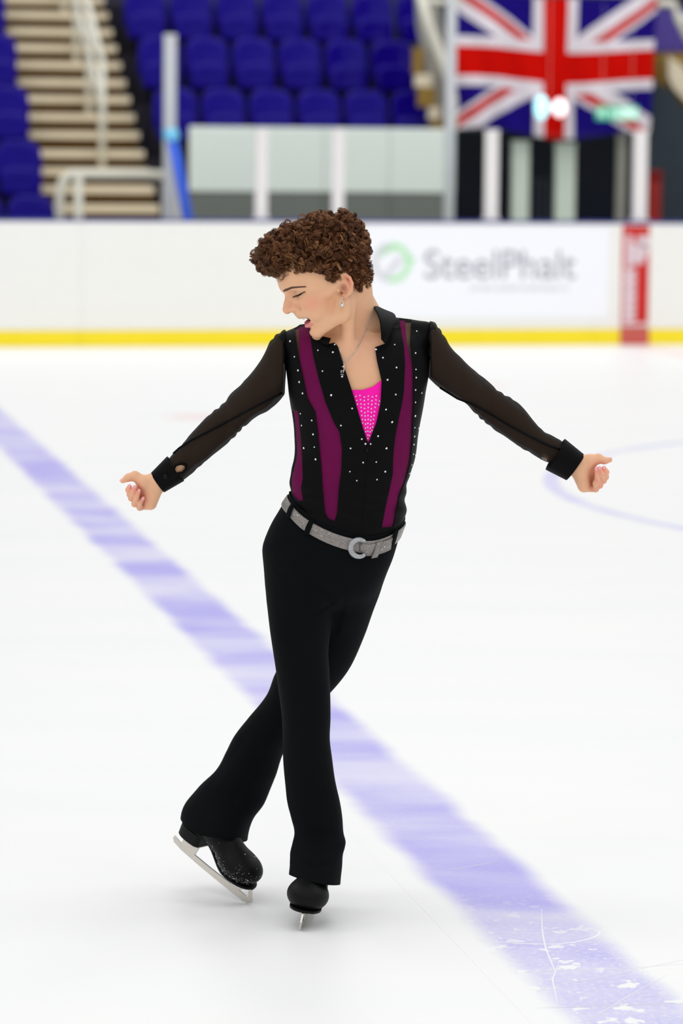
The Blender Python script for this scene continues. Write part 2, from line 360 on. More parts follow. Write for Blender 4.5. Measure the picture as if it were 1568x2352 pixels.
# ------------------------------------------------------------------ glass and its posts on the boards
def post(px0, px1, ytop, n, mat, label, name='glass_post', ybot=None, dn=0.06):
    a0, zt = bpix(px0, ytop, n); a1 = bpix(px1, ytop, n)[0]; zb = BH+0.012 if ybot is None else bpix(px0, ybot, n)[1]
    g = empty(name, bw((a0+a1)/2, n, zb), YAW); w = (a1-a0)/2
    if name == 'door_post': g.location.z = zb = 0.0
    MB().box(-w, w, -dn/2, dn/2, 0, zt-zb, 0.006).build('upright', mat, g)
    MB().box(-w-0.012, w+0.012, -dn/2-0.01, dn/2+0.01, 0, 0.03, 0.004).build('base_plate', mat, g)
    MB().box(-w-0.004, w+0.004, -dn/2-0.004, dn/2+0.004, zt-zb-0.02, zt-zb+0.006, 0.004).build('end_cap', mat, g)
    return tag(g, label, 'post', 'posts along the boards')
post(587, 614, 297, 0.07, M['post'], 'white glass post nearest the blue pole')
post(764, 790, 297, 0.07, M['post'], 'white glass post above the skater\'s head')
post(1115, 1144, 299, 0.07, M['post'], 'white glass post left of the dark doorway')
post(1456, 1486, 301, 0.07, M['post'], 'white glass post right of the dark doorway above the red strip')
post(377, 404, 80, 0.9, M['alu'], 'tall grey post left of the white parapet', ybot=520)
post(1026, 1048, -40, 0.9, M['alu'], 'tall pale post at the left edge of the flag', ybot=520)
gz_ = empty('window_1', bw(0, 0.07, BH+0.014), YAW); tag(gz_, 'clear rink glass standing on the boards between the white posts', 'rink glass', kind='structure')
def pane(px0, px1, ytop, n):
    a0, zt = bpix(px0, ytop, n); a1 = bpix(px1, ytop, n)[0]
    MB().box(a0+0.006, a1-0.006, -0.006, 0.006, 0, zt-BH-0.014, 0.002).build('glass_pane', M['glass'], gz_)
pane(441, 586, 299, 0.07); pane(615, 763, 299, 0.07); pane(791, 1114, 300, 0.07); pane(1145, 1455, 302, 0.07)

# ------------------------------------------------------------------ white parapet of the seating
NP = 2.5
pz1 = bpix(740, 293, NP)[1]; pz0 = bpix(740, 441, NP)[1]; pa0 = bpix(436, 350, NP)[0]; pa1 = bpix(1046, 350, NP)[0]
pr = empty('wall_parapet', bw(pa0, NP, 0), YAW); tag(pr, 'low parapet, white above grey, in front of the blue seats', 'parapet', kind='structure')
for k in range(4):
    w = (pa1-pa0)/4
    MB().box(k*w+0.003, (k+1)*w-0.003, 0, 0.08, pz0, pz1, 0.006).build('white_panel', M['para'], pr)
    MB().box(k*w+0.003, (k+1)*w-0.003, 0.01, 0.08, 0, pz0-0.006, 0.006).build('grey_panel', M['paragrey'], pr)

# ------------------------------------------------------------------ seating tiers
ROW_N, ROW_D = 3.35, 0.95
SH = 0.50
row_top_px = {-1: 449, 0: 322, 1: 204, 2: 87, 3: -22, 4: -130}
def row_n(r): return ROW_N + (r-1)*ROW_D
def row_top(r): return bpix(600 if r > 0 else 60, row_top_px[r], row_n(r)-0.12)[1]
aL, aR = bpix(112, 470, 2.0)[0], bpix(374, 470, 2.0)[0]
aEnd = bpix(1002, 240, 3.35)[0]
tier = empty('floor_tier', bw(0, 0, 0), YAW); tag(tier, 'dark stepped seating tiers beneath the blue seats', 'seating tier', kind='structure')
for r in range(-1, 5):
    zf = row_top(r)-SH-0.20; n0 = row_n(r)-0.62
    MB().box(-14.0, aL-0.02, n0, n0+ROW_D+0.3, max(0, zf-0.8), zf).build('tier_step', M['dark'], tier)
    if r >= 1: MB().box(aR+0.02, aEnd, n0, n0+ROW_D+0.3, max(0, zf-0.8), zf).build('tier_step', M['dark'], tier)
backw = MB().box(-16, 16, 10.5, 10.7, 0, 9).build('wall_end', plain('end_wall', lin(60, 60, 78), 0.8), None, bw(0, 0, 0), YAW); tag(backw, 'dark hall wall behind the top seats', 'wall', kind='structure')
# one seat: back shell, tipped-up pan, two hinge arms
sw = 0.44
sm_back = MB().slab(sw, 0.44, 0.055, 0.14, z0=0.06, y=0.06, bow=0.05, tilt=0.10).mesh('backrest', True)
sm_pan = MB().slab(sw*0.90, 0.27, 0.07, 0.09, z0=-0.03, y=-0.10, bow=0.02, tilt=0.06).mesh('seat_pan', True)
sm_arm = MB().box(-0.015, 0.015, -0.08, 0.12, -0.20, 0.10, 0.006).mesh('bracket')
order = ['first', 'second', 'third', 'fourth', 'fifth', 'sixth', 'seventh']
def seat(a, r, label, group):
    s = empty('stadium_seat', bw(a, row_n(r)-0.12, row_top(r)-SH), YAW); tag(s, label, 'seat', group)
    link('backrest', sm_back, M['seat'], s); link('seat_pan', sm_pan, M['seat'], s)
    link('bracket', sm_arm, M['dark'], s, (-sw/2+0.03, 0.02, 0)); link('bracket', sm_arm, M['dark'], s, (sw/2-0.03, 0.02, 0))
pitch = (bpix(890, 250, row_n(1))[0]-bpix(455, 250, row_n(1))[0])/4.0
s0a = bpix(509, 250, row_n(1))[0]
print('seat pitch', pitch)
rown = {1: 'front', 2: 'second', 3: 'third'}
for r in (1, 2, 3):
    for k in range(-1, 6 if r > 2 else 5):
        if r == 1 and k == -1: pass
        seat(s0a+k*pitch, r, 'blue seat in the %s row above the parapet, %s from the staircase' % (rown[r], order[k+1]), 'blue seats of the middle block')
rowl = {-1: 'lowest', 0: 'second lowest', 1: 'third lowest', 2: 'fourth lowest', 3: 'top visible'}
for r in (-1, 0, 1, 2, 3):
    seat(aL-0.03-sw/2, r, 'blue seat left of the staircase in the %s row, beside the steps' % rowl[r], 'blue seats of the left block')
    if r > -2: seat(aL-0.03-sw/2-pitch, r, 'blue seat at the left picture edge in the %s row' % rowl[r], 'blue seats of the left block')

# ------------------------------------------------------------------ staircase
step_px = [481+44, 481, 437, 396, 355, 312, 271, 230, 192, 152, 113, 76, 38, 3, -32, -66]
st = empty('staircase', bw(aL, 0, 0), YAW); tag(st, 'cream staircase with brown risers between two blocks of blue seats', 'staircase', kind='structure')
STN = 1.9
for i, py in enumerate(step_px):
    n = STN+0.30*i; z = bpix(240, py, n)[1]+0.055
    s_ = MB().box(0, aR-aL, 0.0, 0.34, z-0.090, z-0.014, 0.008).build('tread', M['tread'], st, (0, n, 0))
    MB().box(0, aR-aL, 0.09, 0.34, z-0.30, z-0.092).build('riser', M['riser'], s_)
def stepz(i): return bpix(240, step_px[i], STN+0.30*i)[1]+0.055
hr = empty('handrail', bw(bpix(243, 430, STN+0.8)[0], 0, 0), YAW); tag(hr, 'white tubular handrail climbing the middle of the staircase', 'handrail')
tops = []
for i in (3, 6, 9, 12, 15):
    z = stepz(i); n = STN+0.30*i+0.15; MB().tube([(0, n, z), (0, n, z+1.02)], 0.034).build('rail_post', M['rail'], hr, smooth=True); tops.append((0, n, z+1.02))
MB().tube(tops, 0.036).build('top_rail', M['rail'], hr, smooth=True)
MB().tube([(x, y, z-0.42) for x, y, z in tops], 0.028).build('mid_rail', M['rail'], hr, smooth=True)
NG = 1.3
ga0, gz = bpix(150, 400, NG); ga1 = bpix(405, 400, NG)[0]; gp = bpix(180, 400, NG)[0]
gr = empty('guard_rail', bw(ga0, NG, 0), YAW); tag(gr, 'low white guard rail across the foot of the staircase', 'guard rail')
MB().tube([(-0.05, 0, 0.3), (-0.05, 0, gz-0.16), (-0.02, 0, gz-0.06), (0.05, 0, gz), (ga1-ga0, 0, gz)], 0.045).build('bent_rail', M['rail'], gr, smooth=True)
MB().tube([(gp-ga0, 0, 0.3), (gp-ga0, 0, gz)], 0.045).build('rail_post', M['rail'], gr, smooth=True)
MB().box(ga1-ga0-0.13, ga1-ga0+0.05, -0.06, 0.06, 0.0, gz+0.03, 0.01).build('end_post', M['rail'], gr)
# leaning blue pole
q0 = bpix(396, 322, 0.55); q1 = bpix(412, 400, 0.55); q2 = bpix(430, 500, 0.55)
bp = empty('blue_pole', bw(q0[0], 0.55, 0), YAW); tag(bp, 'bright blue pole with pale cyan top leaning behind the boards', 'pole')
MB().tube([(q2[0]-q0[0]+0.02, 0, 0.3), (q2[0]-q0[0], 0, q2[1]), (q1[0]-q0[0], 0, q1[1]), (0, 0, q0[1])], 0.05).build('shaft', M['bluepole'], bp, smooth=True)
MB().tube([(-0.02, 0, q0[1]-0.01), (-0.01, 0, q0[1]+0.03), (-0.02, 0, bpix(396, 296, 0.55)[1])], [0.05, 0.075, 0.06]).build('cap', M['cyan'], bp, smooth=True)

# ------------------------------------------------------------------ side parapet and rail right of the seats
def quadwall(name, pts, n, mat, th=0.12, parent=None):      # polygon given in pixels on plane n
    q = [bpix(x, y, n) for x, y in pts]; a0 = q[0][0]
    mb = MB().prism([(a-a0, z) for a, z in q], 0, th)
    return mb.build(name, mat, None, bw(a0, n, 0), YAW)
o = quadwall('wall_side', [(958, -30), (1000, -30), (1040, 190), (1046, 300), (1015, 300), (985, 180), (962, 60)], 3.0, M['concrete']); tag(o, 'grey stepped concrete parapet between seats and flag', 'parapet', kind='structure')
for (x0, y0, x1, y1, mt, nm) in ((955, 170, 992, 200, 'tread', 'step_edge'), (985, 245, 1012, 275, 'tread', 'step_edge'), (950, 110, 972, 170, 'gold', 'step_riser'), (962, 200, 1000, 246, 'gold', 'step_riser'), (990, 275, 1020, 300, 'gold', 'step_riser')):
    q0, q1 = bpix(x0, y0, 2.9), bpix(x1, y1, 2.9)
    MB().box(q0[0], q1[0], 2.9, 2.99, q1[1], q0[1], 0.005).build(nm, M[mt], st, (-aL, 0, 0))
def px_tube(pts, n, r, name, mat, parent, org):
    q = [bpix(x, y, n) for x, y in pts]
    return MB().tube([(a-org, 0, z) for a, z in q], r).build(name, mat, parent, smooth=True)
q = bpix(965, -10, 2.7); sr = empty('sloping_rail', bw(q[0], 2.7, 0), YAW); tag(sr, 'white sloping rail beside the flag above the concrete parapet', 'handrail')
px_tube([(963, -20), (985, 60), (1012, 130), (1034, 188), (1040, 230), (1040, 300)], 2.7, 0.048, 'top_rail', M['rail'], sr, q[0])
px_tube([(975, 2), (1060, 4)], 2.7, 0.03, 'cross_rail', M['rail'], sr, q[0])
q = bpix(1500, 10, 2.9); sr = empty('sloping_rail', bw(q[0], 2.9, 0), YAW); tag(sr, 'white rail at the top right behind the flag', 'handrail')
px_tube([(1480, 8), (1545, 8), (1556, 40), (1580, 90)], 2.9, 0.042, 'top_rail', M['rail'], sr, q[0])
px_tube([(1556, 40), (1600, 44)], 2.9, 0.03, 'cross_rail', M['rail'], sr, q[0])

# ------------------------------------------------------------------ doorway under the flag
q = bpix(1100, 300, 3.6)
o = quadwall('wall_recess', [(1040, 285), (1500, 285), (1500, 560), (1040, 560)], 4.2, M['navy']); tag(o, 'dark navy doorway recess under the flag', 'recess', kind='structure')
o = quadwall('wall_lintel', [(1046, -60), (1520, -60), (1520, 304), (1046, 304)], 3.5, M['wallgrey'], th=0.6); tag(o, 'slate wall behind the flag', 'wall', kind='structure')
o = quadwall('wall_right', [(1488, 180), (1536, 205), (1620, 310), (1620, 560), (1488, 560)], 3.0, M['wallgrey'], th=0.3); tag(o, 'slate grey wall right of the doorway', 'wall', kind='structure')
o = quadwall('wall_corner', [(1508, 122), (1620, 122), (1620, 330), (1540, 205), (1508, 200)], 3.35, M['gold'], th=0.1); tag(o, 'tan timber end panel right of the flag', 'panel', kind='structure')
o = quadwall('trim_1', [(1536, 128), (1566, 150), (1620, 235), (1620, 275), (1548, 205), (1536, 180)], 3.2, M['tread'], th=0.08); tag(o, 'cream sloping edge of the stand right of the flag', 'edging', kind='structure')
o = quadwall('trim_2', [(1500, 20), (1620, 20), (1620, 118), (1500, 118)], 3.45, plain('panel_violet', lin(84, 70, 150), 0.5), th=0.08); tag(o, 'violet panel at the upper right behind the flag', 'panel', kind='structure')
dw = 0
for (x0, x1, yt, lab, mt, nn) in ((1176, 1214, 324, 'pale door post left in the dark doorway', 'doorpost', 3.0), (1276, 1320, 328, 'pale door post in the middle of the dark doorway', 'doorpost', 3.0), (1418, 1436, 306, 'slim grey door post beside the right glass post', 'concrete', 3.0)):
    post(x0, x1, yt, nn, M[mt], lab, 'door_post', ybot=560, dn=0.08)
q0, q1 = bpix(1222, 410, 3.6), bpix(1266, 505, 3.6)
cr = empty('stacked_chairs', bw(q0[0], 3.7, 0), YAW); tag(cr, 'dim grey metal rack standing in the dark doorway', 'rack')
for k in range(4): MB().tube([(k*(q1[0]-q0[0])/3, 0, 0), (k*(q1[0]-q0[0])/3, 0, q0[1])], 0.018).build('upright', M['wallgrey'], cr, smooth=True)
for z in (0.4, 0.9, q0[1]-0.02): MB().tube([(0, 0, z), (q1[0]-q0[0], 0, z)], 0.014).build('cross_bar', M['wallgrey'], cr, smooth=True)
cr.name = 'metal_rack'
q0, q1 = bpix(1491, 392, 2.4), bpix(1518, 508, 2.4); w = q1[0]-q0[0]
rb = empty('red_bin', bw(q0[0], 2.4, 0), YAW); tag(rb, 'tall dull red bin beside the right glass post', 'bin')
MB().box(0, w, 0, 0.25, 0, q0[1]-0.09, 0.02).build('body', M['redbin'], rb); MB().box(-0.01, w+0.01, -0.01, 0.26, q0[1]-0.088, q0[1], 0.02).build('lid', plain('red_lid', lin(120, 24, 22), 0.5), rb)
cf = MB().box(-16, 16, 0.15, 12, -0.02, 0.0).build('floor_hall', M['concrete'], None, bw(0, 0, 0), YAW); tag(cf, 'grey concrete hall floor behind the boards', 'floor', kind='structure')

# ------------------------------------------------------------------ flag
NF = 2.75
fl0, fl1 = bpix(1036, 145, NF)[0], bpix(1508, 145, NF)[0]; ft, fb = bpix(1272, -14, NF)[1], bpix(1272, 303, NF)[1]
fw, fh = fl1-fl0, ft-fb
NX, NZ = 190, 120
U, V_ = np.meshgrid(np.linspace(0, 1, NX+1), np.linspace(0, 1, NZ+1))
yy = 0.03*np.sin(U*19+V_*3)+0.02*np.sin(U*41-V_*7)*(0.3+V_)
sag = -0.05*np.sin(U*math.pi)*0 + 0.03*np.sin(U*9)*(V_) + 0.02*np.sin(U*5+1)
xin = (U-0.5)*(1-0.055*V_)+0.5
FV = np.stack([xin*fw, yy, ft-V_*fh+sag*(0.4+0.6*V_)-0.035*np.sin(U*math.pi)], -1).reshape(-1, 3)
def jack(u, v):                       # union flag layout on a 60 x 30 field: 0 blue 1 white 2 red
    x = (u-0.5)*60; y = (0.5-v)*30*1.0
    if abs(x) < 3.4 or abs(y) < 3.2: return 2
    if abs(x) < 6.2 or abs(y) < 5.4: return 1
    d = (abs(x)*0.5 - abs(y))*0.894   # distance from the diagonal
    d2 = d if (x*y > 0) == (x > 0) else d
    side = d if x > 0 else -d
    if y < 0: side = -side
    side = d * (1 if (x > 0) == (y > 0) else -1)
    if 0.0 < side < 2.0: return 2
    if abs(d) < 3.0: return 1
    return 0
idx = lambda i, j: j*(NX+1)+i
quads = []; mi = []
for j in range(NZ):
    for i in range(NX):
        quads.append((idx(i, j), idx(i+1, j), idx(i+1, j+1), idx(i, j+1))); mi.append(jack((i+.5)/NX, (j+.5)/NZ))
fo = empty('national_flag', bw(fl0, NF, 0), YAW); tag(fo, 'large red, white and blue crossed flag hanging above the dark doorway', 'flag')
for k, (mk, nm) in enumerate((('flagblue', 'blue_field'), ('flagwhite', 'white_bands'), ('flagred', 'red_cross'))):
    for grp in ([0] if k else range(4)):
     sel = [q for q, m_ in zip(quads, mi) if m_ == k and (k or ((q[0] % (NX+1) >= NX//2)+2*(q[0]//(NX+1) >= NZ//2)) == grp)]; used = sorted({v for q in sel for v in q}); mp = {v: i for i, v in enumerate(used)}
     me = fast_mesh(nm, FV[used], [[mp[v] for v in q] for q in sel]); o_ = link(nm, me, M[mk], fo)
     md = o_.modifiers.new('Solidify', 'SOLIDIFY'); md.thickness = 0.003
MB().tube([(-0.02, 0, ft+0.005), (fw+0.02, 0, ft+0.005)], 0.012).build('hanging_rope', M['rail'], fo, smooth=True)
# exit sign and added twin glow imitating glass glare in front of the flag
q0, q1 = bpix(1370, 243, 2.3), bpix(1466, 277, 2.3); w, h = q1[0]-q0[0], q0[1]-q1[1]
ex = empty('exit_sign', bw(q0[0], 2.3, q1[1]), YAW); tag(ex, 'small lit green and white exit sign hanging before the flag', 'sign')
MB().box(0, w, 0, 0.05, 0, h, 0.006).build('casing', M['exitgreen'], ex)
for x0, x1, z0, z1 in ((0.05, 0.12, 0.25, 0.8), (0.15, 0.19, 0.15, 0.85), (0.33, 0.40, 0.2, 0.8), (0.45, 0.52, 0.2, 0.8), (0.55, 0.97, 0.12, 0.88)): MB().box(x0*w, x1*w, -0.003, 0.001, z0*h, z1*h).build('pictogram_bar', M['exitwhite'], ex)
for sx_ in (0.15, 0.85): MB().tube([(sx_*w, 0.025, h), (sx_*w, 0.025, h+1.0)], 0.0012).build('hanging_wire', M['rail'], ex)
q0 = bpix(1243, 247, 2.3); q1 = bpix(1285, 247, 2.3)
em = empty('glare_spots', bw((q0[0]+q1[0])/2, 2.3, q0[1]), YAW); tag(em, 'twin glare spots built as glowing balls, cool left and warm right, before the flag', 'glare')  # no lamp hangs here: added glowing balls stand for glare on the glass
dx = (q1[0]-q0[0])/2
def glare_ball(sx, rz): 
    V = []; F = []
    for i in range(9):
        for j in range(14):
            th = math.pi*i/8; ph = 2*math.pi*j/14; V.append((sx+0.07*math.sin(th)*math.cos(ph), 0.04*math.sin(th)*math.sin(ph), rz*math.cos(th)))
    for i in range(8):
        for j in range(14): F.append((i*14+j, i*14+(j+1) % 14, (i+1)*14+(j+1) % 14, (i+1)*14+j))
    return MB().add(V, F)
glare_ball(-dx, 0.12).build('lens', M['glarecyan'], em, smooth=True); glare_ball(dx, 0.09).build('lens', M['glarewarm'], em, smooth=True)  # each ball is a spot of reflected glare given solid form
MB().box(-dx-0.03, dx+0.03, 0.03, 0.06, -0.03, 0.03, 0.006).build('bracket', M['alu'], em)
MB().tube([(0, 0.05, 0), (0, 0.05, 1.2)], 0.0012).build('hanging_wire', M['rail'], em)  # bracket and wire are added supports for the glare balls
# ------------------------------------------------------------------ implicit-surface toolkit (all lengths in metres)
f32 = np.float32
def smin(a, b, k):
    if k <= 0: return np.minimum(a, b)
    h = np.maximum(k - np.abs(a-b), 0)/k
    return np.minimum(a, b) - h*h*k*0.25
def smax(a, b, k): return -smin(-a, -b, k)
def cone(p, a, b, ra, rb, flat=None):
    a = np.asarray(a, f32); b = np.asarray(b, f32); ba = b-a; L = float(ba @ ba) + 1e-12
    pa = p-a; t = np.clip((pa @ ba)/L, 0, 1)
    return np.sqrt(((pa - t[:, None]*ba)**2).sum(1)) - (ra + t*(rb-ra))
def chain(p, pts, rs, k=0.004):
    d = None
    for i in range(len(pts)-1):
        c = cone(p, pts[i], pts[i+1], rs[i], rs[i+1]); d = c if d is None else smin(d, c, k)
    return d
def ell(p, c, r, rot=None):
    q = p - np.asarray(c, f32)
    if rot is not None: q = q @ np.asarray(rot, f32)
    r = np.asarray(r, f32); k0 = np.sqrt(((q/r)**2).sum(1)); k1 = np.sqrt(((q/(r*r))**2).sum(1))
    return np.where(k1 > 1e-9, k0*(k0-1)/np.maximum(k1, 1e-9), -r.min())
def dense(xs, ys, n=400):            # smooth interpolation table (Catmull-Rom through the stations)
    xs = np.asarray(xs, float); ys = np.asarray(ys, float); o = np.argsort(xs); xs, ys = xs[o], ys[o]
    m = np.zeros_like(ys); dx = np.diff(xs); dy = np.diff(ys)/dx
    m[1:-1] = (dy[:-1]*dx[1:]+dy[1:]*dx[:-1])/(dx[1:]+dx[:-1]); m[0] = dy[0]; m[-1] = dy[-1]
    t = np.linspace(xs[0], xs[-1], n); i = np.clip(np.searchsorted(xs, t)-1, 0, len(xs)-2); u = (t-xs[i])/dx[i]
    h = dx[i]; v = (2*u**3-3*u**2+1)*ys[i]+(u**3-2*u**2+u)*h*m[i]+(-2*u**3+3*u**2)*ys[i+1]+(u**3-u**2)*h*m[i+1]
    return t, v
class Slices:
    """Loft along one world axis: stations (s, c1, c2, r1, r2); cross-sections are superellipses of exponent e."""
    def __init__(s, axis, st, e=2.0, grow=0.0):
        st = np.asarray(st, float); s.ax = axis; s.o = [i for i in range(3) if i != axis]; s.e = e
        s.t, s.c1 = dense(st[:, 0], st[:, 1]); _, s.c2 = dense(st[:, 0], st[:, 2]); _, s.r1 = dense(st[:, 0], st[:, 3]); _, s.r2 = dense(st[:, 0], st[:, 4])
        s.r1 = np.maximum(s.r1+grow, 0.004); s.r2 = np.maximum(s.r2+grow, 0.004)
        ds = s.t[1]-s.t[0]; s.cs = 1/np.sqrt(1+np.gradient(s.c1, ds)**2+np.gradient(s.c2, ds)**2)
        s.lo, s.hi = s.t[0], s.t[-1]
    def __call__(s, p):
        z = p[:, s.ax]; zz = np.clip(z, s.lo, s.hi)
        c1 = np.interp(zz, s.t, s.c1); c2 = np.interp(zz, s.t, s.c2); r1 = np.interp(zz, s.t, s.r1); r2 = np.interp(zz, s.t, s.r2); cs = np.interp(zz, s.t, s.cs)
        u = p[:, s.o[0]]-c1; v = p[:, s.o[1]]-c2
        if s.e == 2.0:
            k0 = np.sqrt((u/r1)**2+(v/r2)**2)
        else: k0 = (np.abs(u/r1)**s.e+np.abs(v/r2)**s.e)**(1/s.e)
        k1 = np.sqrt((u/r1**2)**2+(v/r2**2)**2)
        d = np.where(k1 > 1e-6, k0*(k0-1)/np.maximum(k1, 1e-6), -np.minimum(r1, r2))*cs
        e = np.maximum(s.lo-z, z-s.hi)
        return np.where(e > 0, np.sqrt(np.maximum(d, 0)**2+e**2)+np.minimum(d, 0)*0, np.maximum(d, e)).astype(f32)
class Group:
    def __init__(s, fn, lo, hi, k=0.01): s.fn = fn; s.lo = np.asarray(lo); s.hi = np.asarray(hi); s.k = k
def union(groups, p, margin=0.05):
    D = np.full(len(p), 1.0, f32)
    for g in groups:
        m = np.all((p > g.lo-margin) & (p < g.hi+margin), axis=1)
        if m.any(): D[m] = smin(D[m], g.fn(p[m]).astype(f32), g.k)
    return D
OFF = np.array([[i >> 2 & 1, i >> 1 & 1, i & 1] for i in range(8)])
EDG = [(a, b) for a in range(8) for b in range(a+1, 8) if bin(a ^ b).count('1') == 1]
def polygonize(f, lo, hi, h, bs=8):
    """Sparse surface nets."""
    lo = np.asarray(lo, float); hi = np.asarray(hi, float); Hb = h*bs
    nb = np.ceil((hi-lo)/Hb).astype(int)
    bi = np.stack(np.meshgrid(*[np.arange(n) for n in nb], indexing='ij'), -1).reshape(-1, 3)
    c = (lo+(bi+0.5)*Hb).astype(f32); keep = np.abs(np.concatenate([f(x) for x in np.array_split(c, max(1, len(c)//400000))])) < Hb*1.45
    bi = bi[keep]; N = nb*bs+2
    g = np.arange(bs+1); loc = np.stack(np.meshgrid(g, g, g, indexing='ij'), -1).reshape(-1, 3)
    cid, cpos, edges = [], [], []
    lin_id = lambda q: (q[..., 0].astype(np.int64)*N[1]+q[..., 1])*N[2]+q[..., 2]
    for ch in np.array_split(bi, max(1, len(bi)//700)):
        if len(ch) == 0: continue
        gi = ch[:, None, :]*bs+loc[None]
        val = f((lo+gi.reshape(-1, 3)*h).astype(f32)).reshape(len(ch), bs+1, bs+1, bs+1)
        sg = val < 0
        cor = [val[:, o[0]:o[0]+bs, o[1]:o[1]+bs, o[2]:o[2]+bs] for o in OFF]
        ins = sum((x < 0).astype(np.int8) for x in cor); act = np.argwhere((ins > 0) & (ins < 8))
        if len(act):
            base = ch[act[:, 0]]*bs+act[:, 1:]; cv = np.stack([x[tuple(act.T)] for x in cor], 1)
            acc = np.zeros((len(act), 3)); cnt = np.zeros(len(act))
            for a, b in EDG:
                m = (cv[:, a] < 0) != (cv[:, b] < 0); t = np.where(m, cv[:, a]/np.where(m, cv[:, a]-cv[:, b], 1), 0)
                acc += np.where(m[:, None], OFF[a]+t[:, None]*(OFF[b]-OFF[a]), 0); cnt += m
            cid.append(lin_id(base)); cpos.append(lo+(base+acc/cnt[:, None])*h)
        for ax in range(3):
            sl0 = [slice(0, bs)]*3; sl1 = [slice(0, bs)]*3; sl1[ax] = slice(1, bs+1)
            s0 = sg[(slice(None),)+tuple(sl0)]; s1 = sg[(slice(None),)+tuple(sl1)]
            e = np.argwhere(s0 != s1)
            if len(e): edges.append((ax, ch[e[:, 0]]*bs+e[:, 1:], s0[tuple(e.T)]))
    cid = np.concatenate(cid); cpos = np.concatenate(cpos); o = np.argsort(cid); cid, cpos = cid[o], cpos[o]
    quads = []
    for ax, q, s0 in edges:
        u, v = (ax+1) % 3, (ax+2) % 3; ids = []
        for du, dv in ((0, 0), (-1, 0), (-1, -1), (0, -1)):
            w = q.copy(); w[:, u] += du; w[:, v] += dv; ids.append(lin_id(w))
        ids = np.stack(ids, 1); k = np.clip(np.searchsorted(cid, ids), 0, len(cid)-1); ok = (cid[k] == ids).all(1)
        k = k[ok]; fl = ~s0[ok]; k[fl] = k[fl][:, ::-1]; quads.append(k)
    return cpos, np.concatenate(quads)
def tris(Q): return np.concatenate([Q[:, [0, 1, 2]], Q[:, [0, 2, 3]]])
def compact(V, T):
    u, inv = np.unique(T, return_inverse=True); return V[u], inv.reshape(T.shape)
def split(V, T, g):
    """Cut a triangle mesh exactly along g = 0: returns (V, T where g < 0, T where g >= 0)."""
    s = g < 0; n = s[T].sum(1); neg = [T[n == 3]]; pos = [T[n == 0]]; mx = T[(n > 0) & (n < 3)]
    if len(mx) == 0: return V, neg[0], pos[0]
    k = n[(n > 0) & (n < 3)]
    lone = np.where((k == 1)[:, None], s[mx], ~s[mx]).argmax(1); ar = np.arange(len(mx))
    A, B, C = mx[ar, lone], mx[ar, (lone+1) % 3], mx[ar, (lone+2) % 3]
    def cut(a, b):
        lo_, hi_ = np.minimum(a, b), np.maximum(a, b); return lo_.astype(np.int64)*len(V)+hi_
    e1, e2 = cut(A, B), cut(A, C); ue, inv = np.unique(np.concatenate([e1, e2]), return_inverse=True)
    i0, i1 = ue//len(V), ue % len(V); t = g[i0]/(g[i0]-g[i1]); t = np.clip(t, 0.001, 0.999); NV = V[i0]+t[:, None]*(V[i1]-V[i0])
    n1 = len(V)+inv[:len(A)]; n2 = len(V)+inv[len(A):]
    t1 = np.stack([A, n1, n2], 1); t2 = np.concatenate([np.stack([n1, B, C], 1), np.stack([n1, C, n2], 1)]); kk = np.concatenate([k, k])
    neg += [t1[k == 1], t2[kk == 2]]; pos += [t1[k == 2], t2[kk == 1]]
    return np.concatenate([V, NV]), np.concatenate(neg), np.concatenate(pos)
def poly_sd(x, z, poly):              # signed distance to a polygon, negative inside
    P0 = np.asarray(poly, float); d = np.full(len(x), 1e9); ins = np.zeros(len(x), bool); n = len(P0)
    for i in range(n):
        a, b = P0[i], P0[(i+1) % n]; e = b-a; wx, wz = x-a[0], z-a[1]
        t = np.clip((wx*e[0]+wz*e[1])/(e@e+1e-12), 0, 1); d = np.minimum(d, (wx-t*e[0])**2+(wz-t*e[1])**2)
        c = (a[1] > z) != (b[1] > z); ins ^= c & (x < (b[0]-a[0])*(z-a[1])/(b[1]-a[1]+1e-12)+a[0])
    d = np.sqrt(d); return np.where(ins, -d, d)
def pxpoly(pts, Y): return [tuple(P(x, y, Y)[[0, 2]]) for x, y in pts]
def wnoise(p, s, seed=0):             # cheap smooth noise from sines
    q = p*s+seed*1.7
    return (np.sin(q[:, 0]*1.0+1.3*np.sin(q[:, 2]*1.1+.5))+np.sin(q[:, 1]*1.3+1.1*np.sin(q[:, 0]*.9))+np.sin(q[:, 2]*1.2+1.2*np.sin(q[:, 1]*1.2+2)))/3
def add_thickness(o, t): 
    m = o.modifiers.new('Solidify', 'SOLIDIFY'); m.thickness = t; m.offset = 0
    return o

